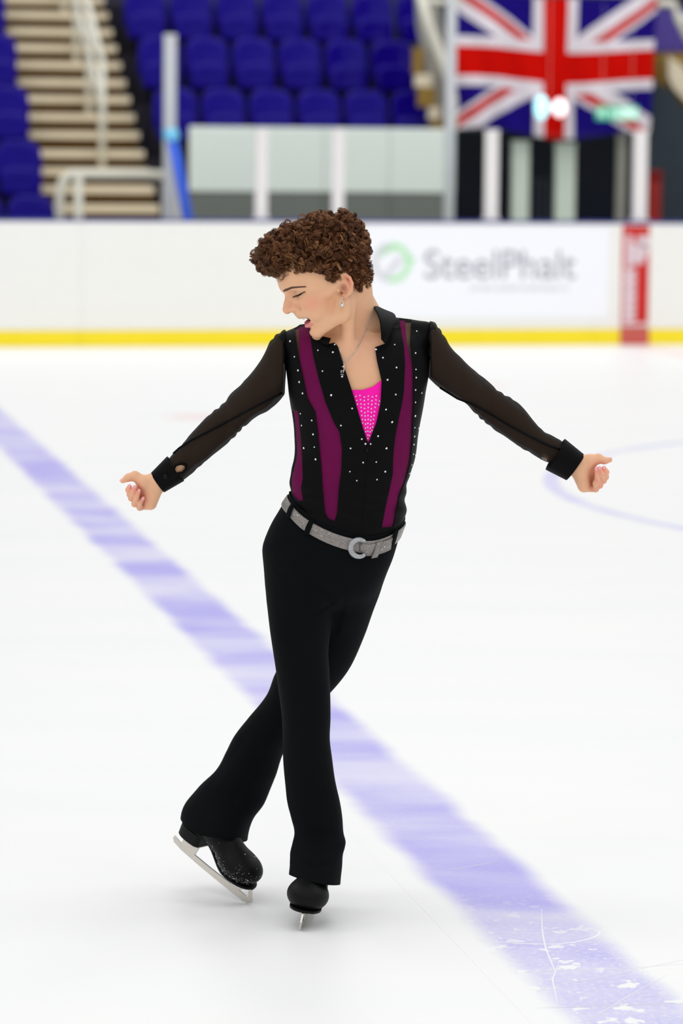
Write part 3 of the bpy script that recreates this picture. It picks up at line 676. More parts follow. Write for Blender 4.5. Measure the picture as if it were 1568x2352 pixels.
# ------------------------------------------------------------------ the skater: stations read row by row
def rows(lst, e=2.0, grow=0.0):       # (py, px left, px right, Y, half depth)
    st = []
    for py, l, r, Y, hy in lst:
        a, b = P(l, py, Y), P(r, py, Y); st.append(((a[2]+b[2])/2, (a[0]+b[0])/2, Y, (b[0]-a[0])/2, hy))
    return Slices(2, st, e, grow)
def cols(lst, e=2.0, grow=0.0):       # (px, py top, py bottom, Y, half depth)
    st = []
    for px, t, b, Y, hy in lst:
        a, c = P(px, t, Y), P(px, b, Y); st.append(((a[0]+c[0])/2, Y, (a[2]+c[2])/2, hy, (a[2]-c[2])/2))
    return Slices(0, st, e, grow)
YT = 8.40
torso_s = rows([(752, 690, 940, YT+.005, .060), (772, 655, 975, YT, .080), (800, 652, 986, YT-.005, .098), (835, 655, 986, YT-.01, .110), (870, 659, 983, YT-.012, .115), (900, 663, 977, YT-.012, .117),
                (950, 671, 968, YT-.008, .114), (1000, 676, 960, YT-.003, .109), (1050, 677, 952, YT, .104), (1085, 669, 942, YT, .102), (1100, 666, 937, YT, .101), (1130, 667, 931, YT, .101),
                (1160, 660, 930, YT, .104), (1180, 645, 931, YT, .107), (1210, 632, 922, YT, .111), (1250, 615, 905, YT, .116), (1290, 618, 886, YT, .116)], 2.3)
def shoulders(p, g=0.0):
    a = cone(p, P(795, 765, YT+.02), P(668, 794, YT), .040+g, .031+g); b = cone(p, P(835, 757, YT+.02), P(972, 770, YT), .036+g, .034+g)
    return smin(a, b, .02)
def blouse_torso(p): return smin(torso_s(p), shoulders(p), .03)
YE, YWR = YT+.05, YT+.06
arm_l = [(655, 757, 905, YT, .060), (640, 765, 923, YT, .060), (623, 781, 938, YT+.005, .058), (606, 812, 949, YT+.01, .056), (592, 835, 957, YT+.015, .054), (571, 863, 971, YT+.02, .050), (554, 881, 987, YT+.03, .047), (534, 901, 1007, YT+.04, .045), (520, 918, 1020, YE, .044),
         (505, 934, 1033, YE, .043), (491, 944, 1044, YE, .043), (471, 961, 1061, YE+.005, .042), (457, 975, 1073, YE+.005, .041), (437, 998, 1088, YWR, .039), (416, 1024, 1106, YWR, .036), (398, 1042, 1116, YWR, .033), (384, 1058, 1120, YWR, .031), (372, 1070, 1121, YWR, .028)]
arm_r = [(984, 735, 868, YT, .060), (998, 742, 881, YT, .060), (1012, 760, 892, YT+.005, .058), (1023, 779, 900, YT+.01, .056), (1041, 804, 910, YT+.015, .053), (1056, 819, 919, YT+.02, .050), (1074, 837, 931, YT+.025, .048), (1095, 856, 952, YT+.035, .046), (1119, 877, 973, YE, .045),
         (1137, 892, 988, YE, .044), (1155, 905, 999, YE, .043), (1179, 918, 1016, YE, .043), (1200, 937, 1030, YE+.005, .042), (1224, 966, 1042, YWR, .039), (1248, 990, 1058, YWR, .036), (1272, 1004, 1068, YWR, .034), (1290, 1014, 1078, YWR, .033), (1302, 1026, 1084, YWR, .031)]
sl_l, sl_r = cols(arm_l), cols(arm_r)
# hands: pixel coordinates inside the two hand close-ups (8.711 x)
YH = YT+.06
def hl(x, y, dy=0.0): return P(260+x/8.711, 1060+y/8.711, YH+dy)
def hr_(x, y, dy=0.0): return P(1240+x/8.711, 1000+y/8.711, YH+dy)
fing_l = [([hl(430, 560, .012), hl(335, 665, -.012), hl(300, 570, -.028), hl(326, 498, -.027)], [.0085, .0080, .0070, .0058]),
          ([hl(450, 650, .012), hl(362, 735, -.016), hl(392, 620, -.034), hl(430, 512, -.033)], [.0085, .0080, .0070, .0058]),
          ([hl(510, 750, .012), hl(428, 850, -.016), hl(462, 720, -.034), hl(512, 592, -.032)], [.0085, .0080, .0068, .0056]),
          ([hl(660, 890, .004), hl(530, 925, -.012), hl(535, 830, -.028), hl(592, 745, -.027)], [.0085, .0076, .0064, .0054])]
fing_r = [([hr_(1190, 720, .012), hr_(1310, 835, -.012), hr_(1325, 735, -.028), hr_(1275, 652, -.027)], [.0085, .0080, .0070, .0060]),
          ([hr_(1160, 800, .012), hr_(1268, 905, -.016), hr_(1238, 780, -.034), hr_(1188, 655, -.033)], [.0085, .0080, .0068, .0056]),
          ([hr_(1110, 900, .012), hr_(1195, 1000, -.016), hr_(1145, 830, -.034), hr_(1122, 672, -.032)], [.0085, .0080, .0066, .0056]),
          ([hr_(980, 1070, .004), hr_(1115, 1075, -.012), hr_(1105, 960, -.026), hr_(1128, 845, -.026)], [.0085, .0078, .0066, .0056])]
def hand(p, fing, thumb, trad, palm):
    d = chain(p, thumb, trad, .006)
    for a, b, ra, rb in palm: d = smin(d, cone(p, a, b, ra, rb), .010)
    for pts, rs in fing: d = smin(d, chain(p, pts, [r*.93 for r in rs], .004), .0012)
    return d
def hand_l(p): return hand(p, fing_l, [hl(830, 400), hl(600, 415, -.012), hl(435, 290, -.012), hl(300, 322, -.016), hl(185, 388, -.020)], [.019, .0165, .0115, .0090, .0060],
                           [(hl(960, 330), hl(860, 430), .0215, .021), (hl(860, 450), hl(762, 850, -.004), .021, .0135), (hl(720, 440, -.004), hl(690, 790, -.006), .018, .0135), (hl(640, 470, .004), hl(480, 620, .012), .014, .011), (hl(640, 560, .004), hl(560, 800, .012), .014, .011), (hl(700, 860, 0), hl(660, 900, .004), .012, .0085)])
def hand_r(p): return hand(p, fing_r, [hr_(760, 560), hr_(1000, 520, -.010), hr_(1165, 468, -.012), hr_(1290, 506, -.016), hr_(1392, 490, -.020)], [.020, .0170, .0115, .0078, .0066],
                           [(hr_(620, 470), hr_(750, 585), .024, .023), (hr_(750, 620), hr_(868, 1010, -.004), .022, .0145), (hr_(880, 580, -.004), hr_(880, 930, -.006), .018, .0140), (hr_(980, 600, .004), hr_(1120, 780, .012), .014, .011), (hr_(980, 700, .004), hr_(1050, 930, .012), .014, .011), (hr_(900, 1030, 0), hr_(980, 1065, .004), .012, .0085)])
def arm_chain(p, pts, rs): return chain(p, pts, rs, .02)
def bare_arm_l(p): return arm_chain(p, [P(672, 815, YT), P(640, 845, YT), P(590, 900, YT+.015), P(520, 968, YE), P(455, 1022, YE+.005), P(400, 1078, YH-.002), P(352, 1114, YH)], [.050, .046, .039, .034, .033, .0245, .021])
def bare_arm_r(p): return arm_chain(p, [P(968, 800, YT), P(1000, 818, YT), P(1055, 872, YT+.015), P(1125, 932, YE), P(1195, 983, YE+.005), P(1265, 1034, YH-.002), P(1330, 1073, YH)], [.050, .046, .039, .034, .033, .0255, .022])
# legs and trousers
pelvis_s = rows([(1120, 664, 934, YT, .105), (1140, 663, 934, YT, .106), (1160, 650, 932, YT, .108), (1180, 638, 931, YT, .111), (1200, 626, 927, YT, .114), (1230, 612, 916, YT, .118), (1255, 604, 909, YT, .121), (1290, 605, 897, YT, .120), (1330, 612, 878, YT, .110), (1362, 622, 858, YT, .092), (1392, 645, 832, YT+.005, .060)], 2.2)
fleg = [(1290, 618, 770, YT-.01, .098), (1330, 611, 769, YT-.015, .096), (1375, 612, 765, YT-.025, .092), (1400, 615, 762, YT-.03, .088), (1450, 621, 757, YT-.04, .082), (1500, 628, 753, YT-.05, .077), (1538, 634, 755, YT-.055, .073), (1595, 642, 757, YT-.06, .068), (1650, 648, 758, YT-.055, .064), (1700, 649.5, 756.5, YT-.045, .062), (1750, 651, 763, YT-.03, .062),
        (1801, 656, 770, YT-.015, .064), (1849, 662, 780, YT, .066), (1879, 669, 785, YT+.005, .068), (1915, 676, 789, YT+.008, .070), (1937, 671, 793, YT-.005, .080), (1955, 667, 788, YT-.015, .088), (1990, 667, 784, YT-.03, .100), (2011, 666, 780, YT-.04, .106), (2050, 666, 776, YT-.05, .110)]
bleg = [(1270, 740, 890, YT+.005, .098), (1290, 745, 887, YT+.02, .096), (1330, 738, 881, YT+.03, .094), (1400, 712, 857, YT+.055, .088), (1450, 690, 839, YT+.08, .082), (1500, 661, 819, YT+.10, .078), (1550, 632, 791, YT+.12, .074), (1600, 611, 748, YT+.14, .070), (1620, 597, 730, YT+.15, .068), (1650, 571, 708, YT+.165, .066), (1690, 541, 676, YT+.185, .064), (1727, 521, 650, YT+.205, .064), (1780, 488, 633, YT+.228, .070),
        (1813, 454, 619, YT+.24, .076), (1846, 427, 603, YT+.24, .090), (1870, 418, 586, YT+.235, .100), (1900, 416, 574, YT+.23, .108), (1930, 420, 566, YT+.23, .110), (1970, 426, 564, YT+.225, .110)]
fleg_s, bleg_s = rows(fleg), rows(bleg)
def creases(p):
    zz = p[:, 2]
    return .0016*np.sin(p[:, 0]*60+zz*38+2*np.sin(zz*9))*np.clip((.55-zz)*2.2, .15, 1)+.0022*wnoise(p, 34)*np.clip((.5-zz)*3, 0.1, 1)
HIPF = [((678, 1288), (762, 1370), .0045, .007), ((690, 1408), (760, 1376), .0035, .006), ((640, 1300), (720, 1345), .0025, .008), ((790, 1370), (770, 1450), .003, .008), ((690, 1945), (785, 1938), .004, .007), ((675, 1965), (760, 1968), .0035, .007), ((690, 1560), (752, 1548), .0015, .008), ((560, 1720), (470, 1850), .003, .012), ((590, 1760), (530, 1870), .003, .010)]
HIPF = [(P(*a, YT)[[0, 2]], P(*b, YT)[[0, 2]], w, r) for a, b, w, r in HIPF]
def hip_folds(p):                     # pressed-in creases on the front of the cloth
    o = np.zeros(len(p), f32); x = p[:, 0]; z = p[:, 2]; fr = p[:, 1] < YT+.22
    for a, b, w, r in HIPF:
        e = b-a; t = np.clip(((x-a[0])*e[0]+(z-a[1])*e[1])/(e@e), 0, 1); q = (x-a[0]-t*e[0])**2+(z-a[1]-t*e[1])**2
        o += np.where(fr, w*np.exp(-q/(r*r))-.45*w*np.exp(-q/(5*r*r)), 0).astype(f32)
    return o
def trousers_f(p):
    d = smin(fleg_s(p), bleg_s(p), .014); d = smin(pelvis_s(p), d, .014); return d + creases(p) + hip_folds(p)

# ------------------------------------------------------------------ head in its own frame: F forward, U up, S towards the seen side (pixel units)
YHD = YT-.075
HO = P(779, 658, YHD); KP = float(YHD/FPX*1.003)
th, be = R(20), R(7)
f0 = np.array([-math.cos(th), 0, -math.sin(th)]); HU = np.array([-math.sin(th), 0, math.cos(th)]); s0_ = np.array([0, -1.0, 0])
HF = f0*math.cos(be)+s0_*math.sin(be); HS = s0_*math.cos(be)-f0*math.sin(be)
HM = np.stack([HF, HU, HS], 1)
def to_head(p): return ((p-HO.astype(f32)) @ HM.astype(f32)/KP).astype(f32)
def from_head(q): return HO + (np.asarray(q, float)*KP) @ HM.T
UPLIP = [(80.5, -38.5, 29), (94, -36, 21), (107, -34, 8), (110, -33.5, 0)]; LOLIP = [(80.5, -41, 29), (88.5, -56.5, 20), (98, -60, 9), (99.5, -60, 0)]
EYE = (86.5, 18, 31); EYER = 13.6
def head_q(q):                         # distance in pixel units
    m = q.copy(); m[:, 2] = np.abs(m[:, 2])
    d = ell(m, (32, 52, 0), (92, 77, 72))
    d = smin(d, ell(m, (82, 54, 0), (47, 40, 52)), 14)
    d = smin(d, ell(m, (60, -8, 0), (52, 62, 50)), 16)
    d = smin(d, ell(m, (80, -26, 0), (32, 26, 31)), 14)              # upper jaw
    d = smin(d, ell(m, (72, -4, 38), (28, 17, 17)), 14)              # cheekbone
    d = smin(d, ell(m, (70, -34, 30), (22, 22, 20)), 16)             # smiling cheek
    d = smin(d, cone(m, (8, -30, 47), (22, -58, 43), 17, 17), 18)    # jaw angle
    d = smin(d, cone(m, (20, -58, 43), (80, -78, 11), 17, 14), 16)   # jaw body
    d = smin(d, ell(m, (83, -77, 0), (17, 17, 21)), 10)              # chin
    d = smin(d, cone(m, (14, 8, 55), (60, -2, 46), 14, 12), 14)      # zygomatic arch
    d = smin(d, chain(m, [(117, 40, 5), (109, 38, 26), (87, 32, 47)], [10, 10, 9], 6), 12)   # brow ridge
    d = smax(d, -ell(m, (114, 17, 32), (19, 11, 18)), 11)            # eye socket
    d = smin(d, ell(m, (86.5, 18, 31), (13.6, 12.6, 13.6)), 4)         # eyelids over the ball
    d = smax(d, -chain(m, [(86.5+13.5*math.cos(t), 15.5+2*math.sin(t*.5)-1.5*math.cos(t), 31+13.5*math.sin(t)) for t in np.linspace(-.8, 1.75, 7)], [1.0]+[1.6]*5+[1.0], 1), 1.5)   # lid slit
    nose = chain(m, [(109, 30, 0), (116, 15, 0), (124, 2, 0), (130.5, -9, 0)], [10, 9.5, 9.5, 10.8], 5)
    nose = smin(nose, ell(m, (119, -12, 10), (11, 8.5, 9)), 5)
    nose = smin(nose, cone(m, (100, 18, 12), (112, -10, 14), 7, 8), 8)
    d = smin(d, nose, 7)
    d = smax(d, -cone(m, (124, -21, 6), (117, -13, 7), 3.6, 2.6), 2)  # nostril
    d = smax(d, -chain(m, [(111, -4, 22), (104, -13, 24), (101, -20, 25)], [1.0, 1.8, 1.0], 1), 6)      # wing crease
    d = smin(d, ell(m, (104, -25, 0), (14, 9, 17)), 8)               # upper lip swell
    # open mouth
    d = smax(d, -ell(m, (96, -45.5, 0), (28, 11.5, 31), [[.92, .39, 0], [-.39, .92, 0], [0, 0, 1]]), 3)
    d = smin(d, chain(m, UPLIP, [1.4, 2.8, 4.2, 4.6], 2), 4)
    d = smin(d, chain(m, LOLIP, [1.4, 4.4, 5.8, 6.2], 2), 5)
    d = smax(d, -ell(m, (100, -68.5, 0), (7, 3.5, 16)), 6)               # dip above the chin
    return d
def ear_q(q):
    m = q.copy(); m[:, 2] = np.abs(m[:, 2]); m[:, 0] -= 9
    rot = np.array([[.95, .30, 0], [-.30, .95, 0], [0, 0, 1.0]]); sp = np.array([[1, 0, .28], [0, 1, 0], [-.28, 0, 1]]); sp /= np.linalg.norm(sp, axis=0)
    d = ell(m, (-14, 2, 69), (15.5, 26, 5.5), rot @ sp)
    rim = [(1, 4, 66), (-2, 16, 69), (-11, 27, 72), (-22, 25, 76), (-29, 14, 79), (-30, 0, 79), (-25, -11, 77), (-15, -20, 74), (-6, -24, 71)]
    d = smin(d, chain(m, rim, [3, 3.4, 3.8, 4.0, 4.0, 3.9, 4.0, 4.6, 5.2], 2), 2.5)
    d = smin(d, ell(m, (-6, -22, 70), (6.5, 7.5, 4.5)), 3)
    d = smin(d, chain(m, [(-13, 20, 74), (-19, 9, 76), (-20, -3, 76), (-14, -12, 74)], [2.2, 2.6, 2.6, 2.4], 2), 2.5)   # antihelix
    d = smax(d, -ell(m, (-9, -4, 77), (8, 12, 9)), 2)                # concha
    d = smax(d, -chain(m, [(-9, 17, 75), (-18, 19, 79), (-24.5, 9, 82), (-25, -4, 82)], [3.2, 3.4, 3.2, 2.4], 1), 2)      # groove inside the rim
    d = smin(d, ell(m, (3, -3, 67), (4.5, 7, 6)), 2.5)               # tragus
    d = smin(d, cone(m, (0, 6, 68), (-7, 9, 70), 2.4, 2.0), 2)
    return d
def head_f(p):
    q = to_head(p); d = head_q(q); e = ear_q(q); return smin(d, e, 3.0)*KP
def neck_f(p):
    d = cone(p, P(806, 655, YT-.045), P(812, 775, YT+.010), .050, .056)
    d = smin(d, cone(p, P(800, 670, YT-.10), P(800, 810, YT-.085), .018, .012), .025)       # sternomastoid, near side
    d = smin(d, cone(p, P(782, 722, YT-.05), P(792, 795, YT-.045), .026, .034), .03)         # throat
    d = smin(d, cone(p, P(822, 690, YT+.02), P(880, 775, YT+.02), .035, .030), .03)         # trapezius
    return d
def clav(p):
    d = cone(p, P(815, 803, YT-.088), P(900, 782, YT-.055), .010, .011)
    return smin(d, cone(p, P(778, 806, YT-.088), P(715, 795, YT-.05), .010, .011), .01)
SKIN_IN = 0.009
def trunk_f(p):
    d = smin(torso_s(p)+SKIN_IN, shoulders(p, -SKIN_IN*.9), .03)
    return smin(d, clav(p), .018)
def legs_f(p): return smin(smin(fleg_s(p), bleg_s(p), .02), pelvis_s(p)+.002, .03)+.016
zh = P(700, 1885, YT)[2]
big = lambda a, b: Group(None, a, b)
gr_head = Group(lambda p: smin(head_f(p), neck_f(p), .018), (P(565, 600, YT)[0], YT-.21, P(800, 830, YT)[2]), (P(900, 600, YT)[0], YT+.12, P(800, 480, YT)[2]), .025)
gr_trunk = Group(trunk_f, (P(590, 900, YT)[0], YT-.16, P(800, 1310, YT)[2]), (P(1010, 900, YT)[0], YT+.16, P(800, 700, YT)[2]), .03)
gr_al = Group(bare_arm_l, (P(335, 900, YT)[0], YT-.08, P(400, 1160, YT)[2]), (P(700, 900, YT)[0], YT+.15, P(600, 740, YT)[2]), .03)
gr_ar = Group(bare_arm_r, (P(930, 900, YT)[0], YT-.08, P(1300, 1120, YT)[2]), (P(1350, 900, YT)[0], YT+.15, P(1000, 740, YT)[2]), .03)
gr_hl = Group(hand_l, (P(265, 900, YT)[0], YT-.03, P(400, 1185, YT)[2]), (P(385, 900, YT)[0], YT+.12, P(600, 1070, YT)[2]), .012)
gr_hr = Group(hand_r, (P(1295, 900, YT)[0], YT-.03, P(1300, 1145, YT)[2]), (P(1415, 900, YT)[0], YT+.12, P(1300, 1030, YT)[2]), .012)
gr_lg = Group(legs_f, (P(400, 900, YT)[0], YT-.16, zh-.02), (P(950, 900, YT)[0], YT+.42, P(800, 1190, YT)[2]), .03)
XWL, XWR = P(374, 1080, YT)[0], P(1303, 1080, YT)[0]
def upper_f(p):                        # trunk and arms, kept just inside the shirt; past the cuffs the wrists are free
    D = union([gr_trunk, gr_al, gr_ar], p)
    lim = smin(smin(np.where(p[:, 0] < P(720, 900, YT)[0], sl_l(p), 1), np.where(p[:, 0] > P(900, 900, YT)[0], sl_r(p), 1), 0), blouse_torso(p), .012)+.0055
    lim = lim-np.clip(np.maximum(XWL-p[:, 0], p[:, 0]-XWR)+.006, 0, 1)*3
    return smax(D, lim.astype(f32), .004)
gr_up = Group(upper_f, gr_al.lo, (gr_ar.hi[0], YT+.16, P(800, 700, YT)[2]), .03); gr_up.lo = np.array([gr_al.lo[0], YT-.16, P(800, 1310, YT)[2]])
UP = [gr_up, gr_head, gr_hl, gr_hr]
import time as _t; _t0 = _t.time()
def tick(s): print('TICK %.1f %s' % (_t.time()-_t0, s))
zc = P(800, 1230, YT)[2]
bx0, bx1 = P(255, 900, YT)[0], P(1420, 900, YT)[0]
def body_hi(p): return union(UP, p)
V1, Q1 = polygonize(body_hi, (bx0, YT-.21, zc-.02), (bx1, YT+.17, P(800, 470, YT)[2]), .0021)
tick('upper body %d' % len(V1))
def body_lo(p): return union([gr_trunk, gr_lg], p)
V2, Q2 = polygonize(body_lo, (P(400, 900, YT)[0], YT-.17, zh), (P(950, 900, YT)[0], YT+.42, zc+.012), .006)
tick('lower body %d' % len(V2))
BV = np.concatenate([V1, V2]); BQ = np.concatenate([Q1, Q2+len(V1)])
# ------------------------------------------------------------------ skater materials
def skin_mat():
    m = NT('skin'); at = m.node('ShaderNodeAttribute'); at.attribute_name = 'tone'
    co = m.coord(); n = m.noise(co, 60, 3); n2 = m.noise(co, 900, 2)
    x = m.node('ShaderNodeHueSaturation'); m.put(x.inputs['Color'], at.outputs['Color']); m.put(x.inputs['Value'], m.math('ADD', 0.96, m.math('MULTIPLY', n, 0.08)))
    m.set(Base_Color=x.outputs[0], Roughness=0.5, Specular_IOR_Level=0.32, Subsurface_Weight=0.18, Subsurface_Scale=0.006)
    m.bsdf.inputs['Subsurface Radius'].default_value = (1.0, 0.35, 0.2)
    m.bump(n2, 0.06, 0.0005); return m.m
MS = {'skin': skin_mat()}
def cloth(name, col, rough, spec, sheen, wscale=900, bump=0.15):
    m = NT(name); co = m.coord(); n = m.noise(co, 9, 3)
    m.set(Base_Color=m.mix(n, c4([v*0.8 for v in col]), c4([v*1.2 for v in col])), Roughness=rough, Specular_IOR_Level=spec, Sheen_Weight=sheen, Sheen_Roughness=0.4)
    m.bump(m.noise(co, wscale, 2), bump, 0.0006); return m.m
MS['satin'] = cloth('black_satin', (0.0026, 0.0026, 0.0029), 0.55, 0.07, 0.004)
MS['trouser'] = cloth('black_stretch_cloth', (0.0030, 0.0040, 0.0046), 0.75, 0.05, 0.004)
MS['leather'] = cloth('black_leather', (0.003, 0.003, 0.0035), 0.5, 0.14, 0.0, 300, 0.1)
MS['sole'] = cloth('sole_black', (0.0035, 0.0035, 0.004), 0.55, 0.15, 0.0)
MS['pink'] = cloth('hot_pink_lycra', (1.0, 0.012, 0.42), 0.6, 0.08, 0.0)
def sheer(name, trans, col):
    m = NT(name); n = m.noise(m.coord(), 14, 3)
    m.set(Base_Color=m.mix(n, c4([v*.7 for v in col]), c4([v*1.3 for v in col])), Roughness=0.7, Specular_IOR_Level=0.1)
    t = m.node('ShaderNodeBsdfTransparent'); x = m.node('ShaderNodeMixShader'); x.inputs[0].default_value = 1-trans
    m.put(x.inputs[1], t.outputs[0]); m.put(x.inputs[2], m.bsdf.outputs[0]); m.t.links.new(x.outputs[0], m.out.inputs[0]); return m.m
MS['mesh'] = sheer('black_chiffon', 0.150, (0.0045, 0.0033, 0.0028))
MS['stripe'] = sheer('black_power_net', 0.36, (0.004, 0.003, 0.0035))
MS['steel'] = plain('blade_steel', lin(206, 200, 192), 0.28, 0.85, 0.5, var=0.08, scale=60)
MS['silver'] = plain('silver', lin(225, 222, 218), 0.2, 1.0, 0.5, var=0.05)
MS['stone'] = plain('crystal', (0.85, 0.86, 0.88), 0.06, 0.55, 0.9, var=0.05)
MS['nail'] = plain('fingernail', lin(244, 178, 176), 0.22, 0, 0.5, var=0.04)
MS['tooth'] = plain('tooth', lin(240, 232, 218), 0.3, 0, 0.5, var=0.02)
MS['mouth'] = plain('mouth_inside', lin(150, 62, 66), 0.4, 0, 0.4, var=0.1)
MS['brow'] = plain('brow_hair', lin(112, 82, 70), 0.6, 0, 0.3)
MS['lash'] = plain('lash_dark', lin(40, 28, 28), 0.6, 0, 0.3)
MS['snow'] = plain('snow', (0.9, 0.92, 0.93), 0.5, 0, 0.4, var=0.02)
def belt_mat(name='rhinestone_belt', lo=(0.13, 0.115, 0.105, 1), hi=(0.34, 0.31, 0.29, 1)):
    m = NT(name); co = m.coord(); v = m.node('ShaderNodeTexVoronoi'); m.put(v.inputs['Vector'], co); v.inputs['Scale'].default_value = 620
    vv = m.node('ShaderNodeTexVoronoi'); m.put(vv.inputs['Vector'], co); vv.inputs['Scale'].default_value = 170
    g = m.smooth(vv.outputs['Distance'], 0.30, 0.12)
    sp = m.smooth(m.noise(co, 130, 1), 0.62, 0.66)
    col = m.mix(m.math('MULTIPLY', g, sp), m.mix(v.outputs['Color'], lo, hi), (0.95, 0.95, 0.92, 1))
    m.set(Base_Color=col, Metallic=0.35, Roughness=0.32, Specular_IOR_Level=0.6)
    m.bump(v.outputs['Distance'], 0.5, 0.001); return m.m
MS['belt'] = belt_mat(); MS['buckle'] = belt_mat('pave_buckle', (0.20, 0.20, 0.20, 1), (0.55, 0.56, 0.58, 1))

# ------------------------------------------------------------------ body
me = fast_mesh('person', BV, BQ)
q = to_head(BV.astype(f32)); qm = q.copy(); qm[:, 2] = np.abs(qm[:, 2])
tone = np.tile(np.array(lin(231, 180, 142)), (len(BV), 1))
def blend(w, c): 
    global tone
    w = np.clip(w, 0, 1)[:, None]; tone = tone*(1-w)+np.array(lin(*c))*w
near = (np.abs(q) < 220).all(1)
def sm(d, a, b): t = np.clip((d-a)/(b-a), 0, 1); return t*t*(3-2*t)
def gauss(c, r): return np.where(near, np.exp(-(((qm-np.array(c))/np.array(r))**2).sum(1)), 0)
blend(.55*gauss((76, -12, 46), (26, 18, 25)), (232, 146, 118)); blend(.35*gauss((128, -10, 6), (14, 14, 16)), (236, 150, 130))
blend(.55*gauss((-17, 8, 78), (10, 22, 20)), (232, 132, 118)); blend(.75*gauss((0, -4, 70), (8, 11, 9)), (158, 76, 58))
blend(.5*gauss((1, -24, 72), (8, 7, 10)), (228, 130, 118))
blend(.40*gauss((96, 23, 32), (14, 5, 18)), (190, 140, 130))
ul = chain(qm, UPLIP, [1.4, 2.8, 4.2, 4.6], 2); ll = chain(qm, LOLIP, [1.4, 4.4, 5.8, 6.2], 2)
blend(.75*(1-sm(np.where(near, ll, 99), .3, 1.6)), (220, 122, 132)); blend(.5*(1-sm(np.where(near, ul, 99), -.2, 1.2))*(qm[:, 1] < -33), (214, 132, 128))
cav = ell(qm, (94, -45.5, 0), (27, 11.2, 30), [[.92, .39, 0], [-.39, .92, 0], [0, 0, 1]])
blend((1-sm(np.where(near, cav, 99), -2.5, 0.5))*(1-sm(-np.minimum(ul, ll), -1.5, 0)), (128, 44, 48))
for fs in (fing_l, fing_r):
    for pts, rs in fs:
        dd = np.linalg.norm(BV-pts[3], axis=1); blend(.55*np.exp(-(dd/.014)**2), (238, 140, 130)); dd = np.linalg.norm(BV-pts[1], axis=1); blend(.45*np.exp(-(dd/.014)**2), (226, 150, 130))
for c in (hl(620, 740, .0), hr_(1010, 880, .0)):
    dd = np.linalg.norm((BV-c)*np.array([1, .6, .7]), axis=1); blend(.5*np.exp(-(dd/.014)**2), (190, 90, 72))
blend(.25*np.exp(-(np.linalg.norm(BV-P(840, 800, YT-.1), axis=1)/.05)**2), (232, 170, 150))
at = me.attributes.new('tone', 'FLOAT_COLOR', 'POINT'); at.data.foreach_set('color', np.concatenate([tone, np.ones((len(tone), 1))], 1).astype(f32).ravel())
person = link('person', me, MS['skin'])
tag(person, 'figure skater in black sheer-sleeved shirt and black trousers, arms spread, head turned aside', 'person')
tick('body mesh')
def part(name, mesh, mat, parent=person): return link(name, mesh, mat, parent)
def tri_part(name, V, T, mat, parent=person, thick=0.0):
    V, T = compact(V, T); o = part(name, fast_mesh(name, V, T), mat, parent)
    if thick: add_thickness(o, thick)
    return o

# ------------------------------------------------------------------ shirt
def c2(x, y): return (600+x/3.564, 700+y/3.564)
YFp = YT-.10
def folds(p): 
    z = p[:, 2]; x = p[:, 0]
    zz = P(800, 1150, YT)[2]
    return .0022*np.sin(z*150+x*40+1.5*np.sin(x*30))*np.exp(-((z-zz)/.055)**2)+.0012*wnoise(p, 40, 3)
SV, SQ = polygonize(lambda p: blouse_torso(p)+folds(p), (P(600, 900, YT)[0], YT-.17, P(800, 1245, YT)[2]), (P(1020, 900, YT)[0], YT+.17, P(800, 690, YT)[2]), .003)
ST = tris(SQ)
vee = [(768, 788), (775, 795), (793.6, 851.5), (807.6, 893.6), (819, 933), (833, 980.6), (845, 1018), (847, 1014), (864, 969), (873.6, 924.5), (876, 874), (865, 826), (861, 798), (885, 790), (892, 740), (870, 690), (800, 680), (740, 710), (738, 770), (752, 791)]
def front(V): return V[:, 1]-(YT+.0)
nc = P(806, 745, YT+.01)
def neckhole(V): return np.maximum((np.sqrt(((V[:, 0]-nc[0])/.064)**2+((V[:, 1]-nc[1])/.078)**2)-1)*.06, P(800, 800, YT)[2]-V[:, 2])
def cutp(V, T, poly, Y=YFp, frontonly=True):
    g = poly_sd(V[:, 0], V[:, 2], pxpoly(poly, Y))
    if frontonly: g = np.maximum(g, front(V))
    return split(V, T, g)
SV, _, ST = cutp(SV, ST, vee)
SV, _, ST = split(SV, ST, neckhole(SV))
left_stripe = [c2(*a) for a in [(262, 180), (300, 420), (335, 580), (372, 760), (440, 880), (455, 1000), (470, 1150), (490, 1330), (500, 1500), (520, 1700), (545, 1745), (600, 1770), (620, 1700), (635, 1500), (655, 1350), (660, 1180), (640, 1040), (590, 950), (525, 790), (475, 620), (425, 420), (385, 180)]]
right_stripe = [c2(*a) for a in [(1120, 60), (1165, 330), (1175, 480), (1165, 700), (1150, 810), (1125, 920), (1095, 1080), (1080, 1230), (1075, 1400), (1040, 1560), (1010, 1690), (985, 1830), (1080, 1830), (1105, 1700), (1130, 1580), (1185, 1450), (1222, 1300), (1235, 1130), (1238, 980), (1245, 830), (1245, 650), (1240, 480), (1220, 330), (1238, 60)]]
side_inset = [c2(*a) for a in [(215, 880), (300, 880), (322, 1100), (335, 1300), (338, 1440), (322, 1520), (342, 1610), (300, 1620), (200, 1530), (200, 1200)]]
parts_ = []
for poly, nm in ((left_stripe, 'sheer_stripe'), (right_stripe, 'sheer_stripe'), (side_inset, 'sheer_side_inset')):
    SV, A, ST = cutp(SV, ST, poly); parts_.append((nm, A))
shirt = tri_part('shirt', SV, ST, MS['satin'], person, .0016); shirt['label'] = 'fitted black shirt open in a deep V'
for nm, A in parts_: 
    o = tri_part(nm, SV, A, MS['stripe'], shirt)
    if nm == 'sheer_stripe': o['label'] = 'sheer black stripe with magenta showing through'
tick('shirt')
